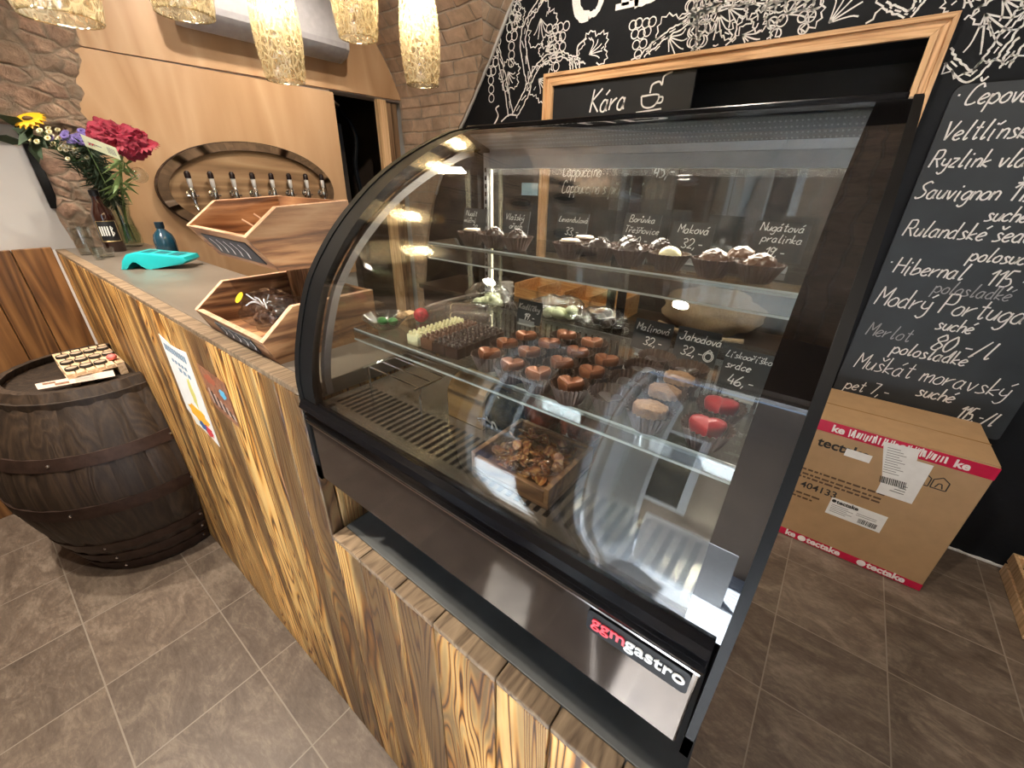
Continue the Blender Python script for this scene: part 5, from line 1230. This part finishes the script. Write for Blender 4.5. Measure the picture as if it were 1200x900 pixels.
while a < .085:
    w_ = rnd.choice((.0012, .0022, .0034)); mb.prism([f3_(a, .145), f3_(a, .175), f3_(a + w_, .175), f3_(a + w_, .145)], lambda u, v, t: (u, YB - t, v), .0013, .0016); a += w_ + rnd.choice((.0014, .0024))
mb.build('barcode', INK, o3)
o4, f, w, h = lab_rect(.272, .212, .468, .302, -.01, 'product_label', 'white product label with barcode')
lines(f, o4, [(.01, .07 + .02 * (i % 2), .034 + i * .009, .0365 + i * .009) for i in range(5)] + [(.10, .17, .034 + i * .009, .0365 + i * .009) for i in range(2)]); barcode(f, o4, .115, .178, .056, .080)
font_text('tectake', .026, INK, 'label_lettering', o4, (.294, YB - .001, .279), UX, UZ, .0002, bold=.0008)
mb = MB(); mb.lathe([(.005, 0), (.008, 0), (.008, .0005), (.005, .0005)], 20, (.284, YB - .0012, .287), mat=Matrix.Rotation(math.pi / 2, 3, 'X')); mb.build('label_emblem', INK, o4)
font_text('404133', .046, INK, 'printed_number', cb, (.148, YB, .300), UX, UZ, .0002, bold=.0006)
mb = MB(); rnd = random.Random(6)
for i, (x0, x1, z) in enumerate(((.09, .43, .392), (.09, .42, .368), (.09, .40, .350), (.09, .24, .262), (.09, .21, .240))):
    x = x0
    while x < x1:
        w_ = rnd.uniform(.008, .03); mb.prism([(x, z), (x + w_, z), (x + w_, z + .0085), (x, z + .0085)], lambda u, v, t: (u, YB - t, v), 0, .0004); x += w_ + .006
mb.build('printed_lines', plain('brown_print', (.09, .05, .025), .7), cb)
mb = MB()
def ln(a, b, w=.002): a, b = Vector(a), Vector(b); n = (b - a).normalized(); n = Vector((-n.y, n.x)) * w; mb.prism([tuple(a - n), tuple(b - n), tuple(b + n), tuple(a + n)], lambda u, v, t: (u, YB - t, v), 0, .0004)
for x0 in (.478, .530):
    q = [(x0, .498), (x0 + .045, .498), (x0 + .045, .535), (x0 + .022, .552), (x0, .535)]
    for a, b in zip(q, q[1:] + q[:1]): ln(a, b)
    ln((x0 + .012, .503), (x0 + .018, .523)); ln((x0 + .033, .503), (x0 + .027, .523)); ln((x0 + .018, .523), (x0 + .027, .523))
mb.build('printed_symbols', INK, cb)
# light wooden crate peeping in at the right margin
yc = thing('wooden_crate', 'pale yellow wooden crate corner at the right margin of the floor', 'crate', (1.2, 2.1, 0))
mb = MB()
for z in (.0, .065): mb.box(.965, 1.45, 2.00, 2.012, z + .002, z + .055, .002).box(.965, .977, 2.012, 2.38, z + .002, z + .055, .002).box(.965, 1.45, 2.38, 2.392, z + .002, z + .055, .002)
mb.build('slats', WOOD_PALE, yc); MB().box(.977, 1.45, 2.012, 2.38, .003, .012).build('bottom', WOOD_PALE, yc)
mb = MB()
for x, y in ((.978, 2.0125), (.978, 2.3625)): mb.box(x, x + .017, y, y + .017, .013, .12)
mb.build('corner_post', WOOD_PALE, yc)

# ------------------------------------------------------------------ behind the display case
bk = thing('back_counter', 'dark wooden back counter along the black wall', 'back counter', (-1.2, 2.2, 0))
MB().box(-2.35, -.12, 1.98, 2.405, 0, .84, .004).build('body', plain('dark_walnut', (.030, .018, .012), .45), bk); MB().box(-2.37, -.10, 1.96, 2.405, .84, .87, .003).build('worktop', plain('dark_worktop', (.045, .030, .022), .35), bk)
sk = thing('burlap_sack', 'slumped tan burlap sack lying on the back counter', 'sack', (-.44, 2.19, .8705))
mb = MB(); mb.ball((-.44, 2.19, .985), .13, 4, (1.75, 1.1, .9), lambda d: 1 + .16 * mnoise.noise(d * 2.2) + .05 * mnoise.noise(d * 7))
for v in mb.bm.verts: v.co.z = max(v.co.z, .8708)
mb.build('body', plain('burlap', (.30, .22, .135), .9, var=.25, vs=160, bump=.4), sk, smooth=True)
MB().tube(spline([(-.66, 2.12, .90), (-.55, 2.06, .895), (-.40, 2.045, .893), (-.25, 2.09, .897)], 6), .012, 8).build('hem', plain('burlap_hem', (.36, .27, .17), .9, var=.2, vs=100), sk, smooth=True)
sb_ = thing('sorting_box', 'open wooden sorting box with compartments on the back counter', 'box', (-1.20, 2.15, .8705))
mb = MB(); mb.box(-1.55, -.85, 2.03, 2.30, .871, .883)
for x in (-1.55, -1.38, -1.20, -1.03, -.862): mb.box(x, x + .012, 2.03, 2.30, .8832, .985)
mb.box(-1.537, -.863, 2.03, 2.042, .8833, .96).box(-1.537, -.863, 2.288, 2.30, .8833, .985); mb.build('trays', wood('orange_box_wood', [(.42, .20, .06), (.60, .31, .11), (.68, .38, .15)], (2, 20, 20), .5), sb_)
mg = thing('white_mug', 'small white mug on the back counter', 'mug', (-1.66, 2.10, .8705))
MB().lathe([(0, 0), (.036, 0), (.040, .09), (.036, .09), (.032, .006), (0, .006)], 28, (-1.66, 2.10, .871)).build('bowl', WHITE, mg, smooth=True); MB().tube(spline([(-1.622, 2.10, .945), (-1.595, 2.10, .935), (-1.595, 2.10, .905), (-1.624, 2.10, .89)], 5), .005, 8).build('handle', WHITE, mg, smooth=True)
rk = thing('glass_rack', 'dark hanging rack for wine glasses before the coffee board', 'glass rack', (-1.02, 2.24, 1.66))
mb = MB()
for x in (-1.28, -1.18, -1.08, -.98, -.88, -.78): mb.tube([(x, 2.10, 1.652), (x, 2.36, 1.652)], .004, 6)
mb.tube([(-1.30, 2.36, 1.66), (-.76, 2.36, 1.66)], .006, 8).tube([(-1.30, 2.12, 1.66), (-.76, 2.12, 1.66)], .006, 8).tube([(-1.28, 2.36, 1.66), (-1.28, 2.435, 1.66)], .006, 8).tube([(-.78, 2.36, 1.66), (-.78, 2.435, 1.66)], .006, 8); mb.build('rods', CHROME, rk)
gp = None
for i in range(5):
    for j in range(2):
        x = -1.23 + .10 * i; y = 2.18 + .11 * j; lab = 'upside-down wine glass hanging from the rack, %s row, %s from the left' % (('front', 'rear')[j], ORD[i])
        if gp is None:
            gp = thing('wine_glass', lab, 'glass', (x, y, 1.664), 'wine glasses on the hanging rack'); q = gp.location
            MB().lathe([(0, 0), (.032, -.001), (.032, -.003), (.004, -.006), (.0035, -.085), (.012, -.092), (.034, -.118), (.036, -.145), (.029, -.185), (.027, -.185), (.034, -.145), (.032, -.118), (.010, -.095), (0, -.092)], 24, q).build('glass', DRINK_GLASS, gp, smooth=True)
        else: copy_tree(gp, (x, y, 1.664), 0, lab)
MB_ = MB(); MB_.box(-1.815, -1.685, YW - .0035, YW - .001, 1.465, 1.540); tag(MB_.build('pinned_note', plain('pale_blue_note', (.30, .52, .66), .6), None, (-1.75, YW - .001, 1.465)), 'pale blue paper note pinned to the black wall left of the frame', 'note')

# ------------------------------------------------------------------ sweets in the display case
random.seed(11)
def cup_mesh(r0, r1, h, n=26):
    mb = MB(); th = .0006
    wob = lambda r, z, t: r * (1 + (.055 if z > .002 else .012) * math.cos(n * t) * (z / h + .2))
    mb.lathe([(r0, 0), (r0 + (r1 - r0) * .5, h * .5), (r1, h), (r1 - th, h), (r0 + (r1 - r0) * .5 - th, h * .5), (r0 - th, .0008), (0.0, .0008)], n * 6, (0, 0, 0), wob=wob); return mb
def heart_poly(s):
    P = []
    for k in range(28):
        t = 2 * math.pi * k / 28; x = 16 * math.sin(t) ** 3; y = 13 * math.cos(t) - 5 * math.cos(2 * t) - 2 * math.cos(3 * t) - math.cos(4 * t); P.append((x * s / 16, y * s / 16))
    return P
def heart_mesh(s, h, z0, dimple=True):
    mb = MB(); H = heart_poly(s); rows = [(.80, 0), (.94, h * .35), (1.0, h * .7), (.93, h * .93), (.82, h)] + ([(.62, h * .90), (.30, h * .78)] if dimple else [(.45, h * 1.12), (.2, h * 1.15)])
    R = [[mb.bm.verts.new((x * k, y * k, z0 + z)) for x, y in H] for k, z in rows]
    for A_, B_ in zip(R, R[1:]):
        for i in range(28): mb.bm.faces.new((A_[i], A_[(i + 1) % 28], B_[(i + 1) % 28], B_[i]))
    mb.bm.faces.new(R[0][::-1]); mb.bm.faces.new(R[-1]); return mb
protos = {}
def praline(kind, x, y, z, label, rot, group, r1=.0238, h=.022):
    rot += 0.0
    if kind not in protos:
        t = protos[kind] = thing('praline', label, 'praline', (x, y, z), group); q = Vector((x, y, z))
        def place(mb, nm, mat, sm=True, ang=40):
            bmesh.ops.translate(mb.bm, verts=mb.bm.verts, vec=q); return mb.build(nm, mat, t, smooth=sm, angle=ang)
        place(cup_mesh(.0155, r1, h), 'paper_cup', CUP_PAPER, True, 60)
        if kind == 'copper': place(heart_mesh(.0165, .017, .0095), 'chocolate_heart', CHOC_COPPER)
        elif kind == 'darkheart': place(heart_mesh(.0165, .012, .004), 'chocolate_heart', CHOC_DARK)
        elif kind == 'red': place(heart_mesh(.0175, .017, .009, False), 'red_heart', CHOC_RED)
        elif kind == 'nut':
            mb = MB(); P = [( .0165 * math.cos(a * 2 * math.pi / 30) * (1 + .10 * math.cos(2 * a * 2 * math.pi / 30)), .0135 * math.sin(a * 2 * math.pi / 30) * (1 - .10 * math.cos(a * 2 * math.pi / 30 * 4))) for a in range(30)]
            mb.prism(P, lambda u, v, w: (u, v, w), .006, .0265, .003); place(mb, 'nut_patty', CHOC_NUT)
        elif kind == 'white': 
            mb = MB(); mb.ball((0, 0, .019), .0145, 3, (1, 1, .8)); place(mb, 'white_dome', CHOC_WHITE)
            mb = MB()
            for k in range(9): mb.ball((random.uniform(-.006, .006), random.uniform(-.006, .006), .0303), .0008, 1)
            place(mb, 'dark_specks', CHOC_DARK)
        elif kind == 'cream':
            mb = MB(); mb.lathe([(.0, .012), (.0165, .012), (.0175, .02), (.0165, .0245), (0, .0245)], 30); place(mb, 'chocolate_disc', CHOC_DARK)
            mb = MB(); mb.lathe([(0, .0246), (.0145, .0246), (.0135, .0268), (0, .0268)], 30); place(mb, 'cream_top', plain('cream_layer', (.60, .48, .34), .5))
        elif kind == 'truffle':
            mb = MB(); mb.ball((0, 0, .0185), .0150, 4, (1.1, 1.1, .9), lambda d: 1 + .10 * mnoise.noise(d * 7) + .05 * mnoise.noise(d * 19)); place(mb, 'truffle', CHOC_DARK)
            mb = MB()
            for k in range(18):
                a, b = random.uniform(0, 6.28), random.uniform(.0, .013); mb.ball((b * math.cos(a), b * math.sin(a), .0325 - b * b * 30), .0021, 1)
            place(mb, 'chocolate_crumbs', CHOC_DARK)
        elif kind == 'milk':
            mb = MB(); mb.ball((0, 0, .0185), .0155, 4, (1.15, 1.1, .95), lambda d: 1 + .14 * mnoise.noise(d * 4) + .06 * mnoise.noise(d * 12)); place(mb, 'truffle', CHOC_MILK)
        t.rotation_euler = (0, 0, rot); return t
    return copy_tree(protos[kind], (x, y, z), rot, label)

Z2, Z1, Z0 = SM + .0003, STp + .0003, 1.2006
hearts = [[(-.338, .388), (-.291, .379), (-.250, .379), (-.2055, .379)], [(-.343, .433), (-.299, .427), (-.2465, .424), (-.202, .424)], [(-.341, .477), (-.296, .473), (-.249, .469), (-.205, .469)], [(-.297, .519), (-.250, .5165)]]
RW = ['front row', 'second row', 'third row', 'rear row']
for r_, row in enumerate(hearts):
    for c_, (x, y) in enumerate(row):
        praline('copper', x, y, Z2, 'copper heart praline in a brown cup, %s, %s from the left' % (RW[r_], ORD[c_]), random.uniform(-.4, .4) + .35, 'copper heart pralines on the middle shelf', r1=.0228)
for (x, y), lab in zip([(-.159, .388), (-.161, .436), (-.160, .484), (-.114, .519), (-.159, .529)], ['at the front right of the copper hearts', 'second from the front beside the copper hearts', 'third from the front beside the copper hearts', 'before the strawberry price card', 'before the raspberry price card']):
    praline('darkheart', x, y, Z2, 'dark chocolate heart praline ' + lab, random.uniform(-.5, .5), 'dark heart pralines on the middle shelf')
for (x, y), lab in zip([(-.111, .380), (-.113, .428), (-.112, .474)], ['front', 'middle', 'rear']):
    praline('nut', x, y, Z2, 'tan nut crumb praline in a brown cup, %s one of three' % lab, random.uniform(-.2, .2) + .1, 'nut pralines on the middle shelf')
praline('red', -.056, .385, Z2, 'bright red heart praline nearest the front edge of the middle shelf', .2, 'red heart pralines'); praline('red', -.056, .437, Z2, 'bright red heart praline behind the other red one, before the hazelnut heart card', .1, 'red heart pralines')
# studded pralines in rows (white, milk, dark)
def studded(kind, mat, x0, y0, ncol, nrow, word):
    for c_ in range(ncol):
        for r_ in range(nrow):
            x = x0 + c_ * .0262; y = y0 + r_ * .0178
            lab = '%s studded block praline%s, %s from the shelf front' % (word, '' if ncol == 1 else ', %s column' % ('left' if c_ == 0 else 'right'), ORD[r_])
            if kind not in protos:
                mb = MB(); mb.box(-.0125, .0125, -.0083, .0083, 0, .0165, .0012)
                for i in range(3):
                    for j in range(2): mb.lathe([(.0030, .0164), (.0027, .0200), (.0014, .0212), (0, .0213)], 10, (-.0080 + .0080 * i, -.0040 + .0080 * j, 0), cap0=False)
                bmesh.ops.translate(mb.bm, verts=mb.bm.verts, vec=(x, y, Z2)); protos[kind] = tag(mb.build('block_praline', mat, None, (x, y, Z2), smooth=True, angle=35), lab, 'praline', word + ' block pralines')
            else: copy_tree(protos[kind], (x, y, Z2), 0, lab)
studded('sw', CHOC_WHITE, -.482, .385, 1, 6, 'white'); studded('sm', CHOC_MILK, -.4535, .387, 1, 6, 'milk chocolate'); studded('sd', CHOC_DARK, -.4255, .386, 2, 6, 'dark chocolate')
# long dark bars in clear wrap behind the blocks
for i, (x, y) in enumerate(((-.495, .520), (-.535, .560))):
    t = thing('wrapped_bar', 'dark chocolate bar in a clear wrapper, ' + ('behind the white blocks' if i == 0 else 'lying beside the tied bag of white sweets'), 'chocolate bar', (x, y, Z2), 'wrapped chocolate bars'); R3 = Matrix.Rotation(.5, 3, 'Z')
    mb = MB(); mb.box(-.034, .034, -.011, .011, .0012, .017, .004); bmesh.ops.rotate(mb.bm, verts=mb.bm.verts, matrix=R3); bmesh.ops.translate(mb.bm, verts=mb.bm.verts, vec=(x, y, Z2)); mb.build('bar', CHOC_DARK, t, smooth=True)
    mb = MB(); mb.box(-.045, .045, -.014, .014, .0002, .0195, .004); bmesh.ops.rotate(mb.bm, verts=mb.bm.verts, matrix=R3); bmesh.ops.translate(mb.bm, verts=mb.bm.verts, vec=(x, y, Z2)); mb.build('wrapper', CELLO, t, smooth=True)
    mb = MB(); mb.box(-.0365, -.033, -.008, .008, .005, .015, .002); bmesh.ops.rotate(mb.bm, verts=mb.bm.verts, matrix=R3); bmesh.ops.translate(mb.bm, verts=mb.bm.verts, vec=(x, y, Z2)); mb.build('sticker', plain('gold_sticker', (.62, .50, .28), .4), t)
PALE_GREEN = plain('pale_green_sweet', (.62, .66, .42), .45, var=.15)
bag('sweet_bag', (-.545, .625, Z2), .042, (1.15, 1.0, .55), 5, 'clear bag of pale white sweets left of the small sweets card', 'bags on the middle shelf', PALE_GREEN, 'sweets', 20, .009)
bag('sweet_bag', (-.385, .640, Z2), .045, (1.25, .9, .50), 12, 'clear bag of white and pale green cubes right of the small sweets card', 'bags on the middle shelf', PALE_GREEN, 'sweets', 16, .010)
bag('sweet_bag', (-.305, .655, Z2), .04, (1.1, .8, .45), 15, 'flat dark filled clear bag beside the raspberry card', 'bags on the middle shelf', CHOC_DARK, 'sweets', 8, .010)
tr = thing('sweet_tray', 'clear ribbed tray with green wrapped sweets at the left shelf end', 'tray', (-.59, .40, Z2))
mb = MB()
n_ = 9
mb.lathe([(.020, .0005), (.034, .018), (.038, .020), (.0365, .0185), (.019, .002), (0, .002)], 60, (-.585, .405, Z2), wob=lambda r, z, t: r * (1 + .03 * math.cos(20 * t))); mb.build('tray', glass('ribbed_plastic', (.86, .86, .84), rough=.05, f0=.08, extra=.06), tr, smooth=True)
GRN = plain('green_wrap', (.05, .24, .06), .3, var=.3, vs=60)
for k, (x, y, l) in enumerate(((-.590, .402, 'nearer the glass'), (-.574, .412, 'nearer the blocks'))):
    mb = MB(); mb.ball((x, y, Z2 + .0105), .009, 2, (1.2, .9, .8)); tag(mb.build('green_sweet', GRN, None, (x, y, Z2 + .003), smooth=True), 'green wrapped sweet in the ribbed tray, ' + l, 'sweet', 'green sweets in the tray')
rs = thing('red_lollipop', 'red wrapped sweet with clear twisted ends behind the ribbed tray', 'sweet', (-.560, .462, Z2))
MB().ball((-.560, .462, Z2 + .0135), .0130, 3, (1, 1, 1)).build('sweet', plain('red_white_wrap', (.58, .03, .05), .25, var=.5, vs=140), rs, smooth=True)
mb = MB(); mb.ball((-.543, .470, Z2 + .012), .011, 3, (1, .6, .8), lambda d: 1 + .4 * mnoise.noise(d * 5)); mb.build('twisted_end', CELLO, rs, smooth=True)
tn = thing('serving_tongs', 'dark serving spatula with pale edge leaning at the left shelf end', 'tongs', (-.575, .56, Z2))
mb = MB(); mb.tube(spline([(-.595, .48, Z2 + .007), (-.60, .55, Z2 + .009), (-.585, .64, Z2 + .012)], 4), .006, 8); mb.build('handle', plain('dark_wood_handle', (.05, .03, .02), .5), tn, smooth=True)
mb = MB(); mb.box(-.613, -.588, .40 + .05, .48, Z2 + .001, Z2 + .009, .001); mb.build('blade', WOOD_PALE, tn)

# upper shelf
TC = [('cream', -.536, .574, 'at the left end of the upper shelf'), ('truffle', -.485, .576, 'second from the left end of the upper shelf'), ('truffle', -.437, .577, 'third from the left end, before the walnut card'), ('cream', -.333, .574, 'before the lavender card'), ('cream', -.338, .628, 'behind the other cream-topped one, under the lavender card'), ('truffle', -.285, .577, 'right of the front cream-topped praline'), ('truffle', -.237, .579, 'mid shelf, before the cherry card'), ('truffle', -.262, .628, 'in the second row, left of the cherry card'), ('truffle', -.213, .630, 'in the second row, right of the cherry card'), ('white', -.182, .579, 'in a brown cup before the poppy card'), ('milk', -.126, .576, 'second from the right shelf end'), ('milk', -.074, .577, 'nearest the right shelf end'), ('milk', -.105, .628, 'in the second row before the nougat card')]
WORD = {'cream': 'cream-topped praline in a brown cup ', 'truffle': 'crumb-covered dark truffle in a brown cup ', 'white': 'white domed praline with dark specks ', 'milk': 'rough milk chocolate praline in a brown cup '}
for k, x, y, lab in TC: praline(k, x, y, Z1, WORD[k] + lab, random.uniform(-.5, .5), 'pralines on the upper shelf', r1=.026)

# price cards
def card(x, y, z, w, h, rows, label, lift=0.0, tilt=-.20, extra=None, rz=.0):
    t = thing('price_card', label, 'price card', (x, y, z), 'slate price cards')
    q = Matrix.Rotation(rz, 3, 'Z') @ Matrix.Rotation(tilt, 3, 'X'); U = q @ Vector((1, 0, 0)); V = q @ Vector((0, 0, 1)); N = U.cross(V)
    O = Vector((x, y, z + lift + .0022)) - U * w / 2
    MB().prism([(0, 0), (w, 0), (w, h), (0, h)], lambda u, v, s: O + U * u + V * v - N * s, 0, .0014).build('slate', SLATE_CARD, t)
    mb = MB(); write_rows = rows
    for tx, px_, py_, s_ in rows: write(mb, tx, s_, O + N * .0001, U, V, s_ * .052, slant=.2, pos=(px_, py_), jit=.02)
    if extra:
        cx, cy, r = extra
        for k in range(2): mb.ribbon(spline([(cx + r * (1 - .3 * k) * math.cos(a * .7), cy + r * (1 - .25 * k) * math.sin(a * .7)) for a in range(10)], 3), .0006, O + N * .0001, U, V)
        mb.ribbon([(cx - .003, cy + r), (cx, cy + r + .003), (cx + .004, cy + r)], .0006, O + N * .0001, U, V)
    mb.build('chalk_lettering', CHALK, t)
    mb = MB(); c = O + U * w / 2
    mb.box(c.x - w * .32, c.x + w * .32, c.y - .010, c.y + .004, z + .0001, z + .002, .0005); mb.box(c.x - w * .32, c.x + w * .32, c.y - .004, c.y - .003, z + .002, z + .009)
    if lift > .003: mb.box(c.x - .004, c.x + .004, c.y + .0015, c.y + .003, z + .002, z + lift + .006)
    mb.build('clear_stand', plain('frosted_stand', (.30, .31, .31), .2), t); return t
cw, ch = .058, .044
card(-.578, .622, Z1, cw, ch, [('Nugát', .006, .030, .0095), ('mléčný', .003, .018, .0085), ('29,-', .026, .005, .0095)], 'slate price card at the left end of the upper shelf, reading Nugát', lift=.011)
card(-.487, .634, Z1, cw, ch, [('Vlašský', .004, .028, .0105), ('ořech', .016, .013, .0105)], 'slate price card second from the left on the upper shelf, reading Vlašský ořech', lift=.011)
card(-.388, .665, Z1, cw + .004, ch, [('Levandulová', .004, .029, .009), ('33,-', .020, .008, .012)], 'slate price card with a lavender flavour name on the upper shelf', lift=.011)
card(-.262, .662, Z1, cw, ch + .006, [('Borůvka', .008, .037, .0100), ('Třešňovice', .003, .021, .0100), ('40,-', .018, .005, .0115)], 'slate price card with Třešňovice on the upper shelf, middle one', lift=.011)
card(-.178, .642, Z1, cw, ch, [('Maková', .009, .029, .0115), ('32,-', .018, .009, .0130)], 'slate price card reading Maková behind the white domed praline', lift=.011)
card(-.073, .668, Z1, cw + .006, ch + .006, [('Nugátová', .007, .038, .0105), ('pralinka', .012, .024, .0105), ('19,-', .020, .006, .0115)], 'slate price card reading Nugátová pralinka at the right end of the upper shelf', lift=.011)
card(-.408, .575, Z2, .052, .040, [('Kadlíčky', .003, .024, .0095), ('19,-', .016, .006, .0115)], 'slate price card reading Kadlíčky behind the dark block pralines')
card(-.186, .572, Z2, .056, .044, [('Malinová', .004, .028, .0105), ('32,-', .018, .008, .0120)], 'slate price card reading Malinová on the middle shelf', lift=.006, rz=.0)
card(-.121, .562, Z2, .056, .046, [('Jahodová', .004, .029, .0110), ('32,-', .010, .009, .0125)], 'slate price card with a small strawberry drawing on the middle shelf', extra=(.046, .013, .0065), lift=.008)
card(-.050, .512, Z2, .054, .050, [('Lískooříšková', .001, .039, .0078), ('srdce', .004, .026, .0095), ('46,-', .010, .007, .0125)], 'slate price card reading srdce behind the red hearts', lift=.006)

# bottom deck
ct = thing('wooden_tray', 'brown wooden tray of dried fruit chips under cellophane on the deck', 'tray', (-.255, .372, Z0))
mb = MB(); tx0, tx1, ty0, ty1 = -.312, -.190, .322, .432
mb.box(tx0, tx1, ty0, ty1, Z0, Z0 + .006).box(tx0, tx0 + .007, ty0, ty1, Z0 + .0061, Z0 + .030, .001).box(tx1 - .007, tx1, ty0, ty1, Z0 + .0061, Z0 + .030, .001).box(tx0 + .007, tx1 - .007, ty0, ty0 + .007, Z0 + .0061, Z0 + .024, .001).box(tx0 + .007, tx1 - .007, ty1 - .007, ty1, Z0 + .0061, Z0 + .030, .001)
mb.build('crate', wood('tray_wood', [(.10, .045, .02), (.22, .11, .05), (.34, .19, .09)], (3, 25, 25), .5), ct)
CHIP = wood('dried_fruit', [(.16, .035, .012), (.38, .13, .035), (.62, .36, .13)], (40, 40, 40), .4)
mb = MB(); rnd = random.Random(2)
for i in range(110):
    c = Vector((rnd.uniform(tx0 + .014, tx1 - .014), rnd.uniform(ty0 + .014, ty1 - .014), Z0 + .010 + .016 * rnd.random())); q = Vector((rnd.uniform(-1, 1), rnd.uniform(-1, 1), rnd.uniform(.5, 1.5))).to_track_quat('Z', 'Y').to_matrix()
    mb.lathe([(0, -.001), (.008 * rnd.uniform(.6, 1.1), -.001), (.007, .0012), (0, .0018)], 7, c, mat=q)
f = mb.build('fruit_chips', CHIP, ct); f['kind'] = 'stuff'
mb = MB(); mb.ball((-.250, .377, Z0 + .030), .056, 4, (1.0, .93, .18), lambda d: 1 + .10 * mnoise.noise(d * 6)); mb.build('film', CELLO, ct, smooth=True, angle=25)
def lump(name, c, r, sc, mat, label, cat, seed):
    t = thing(name, label, cat, c); mb = MB(); mb.ball((c[0], c[1], c[2] + r * sc[2] * .9), r, 4, sc, lambda d: 1 + .16 * mnoise.noise(d * 3 + Vector((seed, 0, 0))))
    for v in mb.bm.verts: v.co.z = max(v.co.z, c[2] + .001)
    mb.build('filling', mat, t, smooth=True)
    mb = MB(); mb.ball((c[0], c[1], c[2] + r * sc[2] * .95), r * 1.16, 4, sc, lambda d: 1 + .12 * mnoise.noise(d * 3 + Vector((seed, 0, 0))) + .10 * mnoise.noise(d * 9))
    for v in mb.bm.verts: v.co.z = max(v.co.z, c[2] + .0004)
    mb.build('wrapper', CELLO, t, smooth=True, angle=25)
    mb = MB()
    for k in range(7):
        a = k * .9; mb.tube(spline([(c[0], c[1] - r * sc[1], c[2] + .012), (c[0] + .010 * math.cos(a), c[1] - r * sc[1] - .006, c[2] + .020), (c[0] + .020 * math.cos(a), c[1] - r * sc[1] - .010 + .004 * math.sin(a), c[2] + .014 + .006 * (k % 3))], 3), .0012, 5)
    mb.build('ribbon_bow', plain('ribbon_white', (.75, .73, .72), .3), t); return t
lump('sweet_bag', (-.355, .440, Z0), .030, (1.1, .9, .9), plain('olive_sweets', (.085, .065, .025), .5, var=.4, vs=90), 'tied clear bag of dark olive sweets on the deck, left of the red one', 'bag', 1)
lump('sweet_bag', (-.300, .470, Z0), .030, (1.0, .9, 1.0), plain('red_sweets', (.22, .035, .02), .4, var=.5, vs=90), 'tied clear bag of dark red sweets in the middle of the deck', 'bag', 4)
lump('sweet_bag', (-.235, .475, Z0), .028, (1.1, .9, .9), plain('pink_sweets', (.32, .10, .07), .4, var=.6, vs=110), 'tied clear bag of pink and white sweets behind the wooden tray', 'bag', 6)
ab = thing('arched_reflection_box', 'arched pale wooden shape standing in for a reflection at the left of the deck', 'box', (-.43, .42, Z0)); R3 = Matrix.Rotation(.15, 3, 'Z')  # made-up box that stands in for a likely arched reflection
mb = MB(); n = 16; arc_ = [(.036 * math.cos(math.pi * k / n), .040 + .030 * math.sin(math.pi * k / n)) for k in range(n + 1)]; inn = [(.030 * math.cos(math.pi * k / n), .040 + .024 * math.sin(math.pi * k / n)) for k in range(n + 1)]
for P0, P1, Q0, Q1 in zip([(.036, 0)] + arc_, arc_ + [(-.036, 0)], [(.030, 0)] + inn, inn + [(-.030, 0)]): mb.prism([P0, P1, Q1, Q0], lambda u, v, t: (-.44 + t, .44 + u, Z0 + v), 0, .075)
bmesh.ops.remove_doubles(mb.bm, verts=mb.bm.verts, dist=1e-5); mb.build('shell', wood('golden_veneer', [(.36, .20, .07), (.52, .31, .12), (.60, .38, .16)], (2, 20, 20), .45), ab, smooth=True, angle=30)
MB().prism([(.030, 0)] + inn + [(-.030, 0)], lambda u, v, t: (-.44 + t, .44 + u, Z0 + v), .002, .006).build('back', plain('lilac_grey_panel', (.25, .235, .26), .5), ab)
rkk = thing('wire_rack', 'chrome wire rack standing at the left rear of the deck', 'rack', (-.55, .45, Z0))
mb = MB()
for i in range(8): y = .38 + i * .028; mb.tube([(-.62, y, Z0 + .045), (-.48, y, Z0 + .045)], .0015, 6)
for x in (-.62, -.48):
    mb.tube([(x, .37, Z0 + .045), (x, .585, Z0 + .045)], .0024, 6)
    for y in (.38, .575): mb.tube([(x, y, Z0), (x, y, Z0 + .046)], .0022, 6)
mb.build('wires', CHROME, rkk, smooth=True)
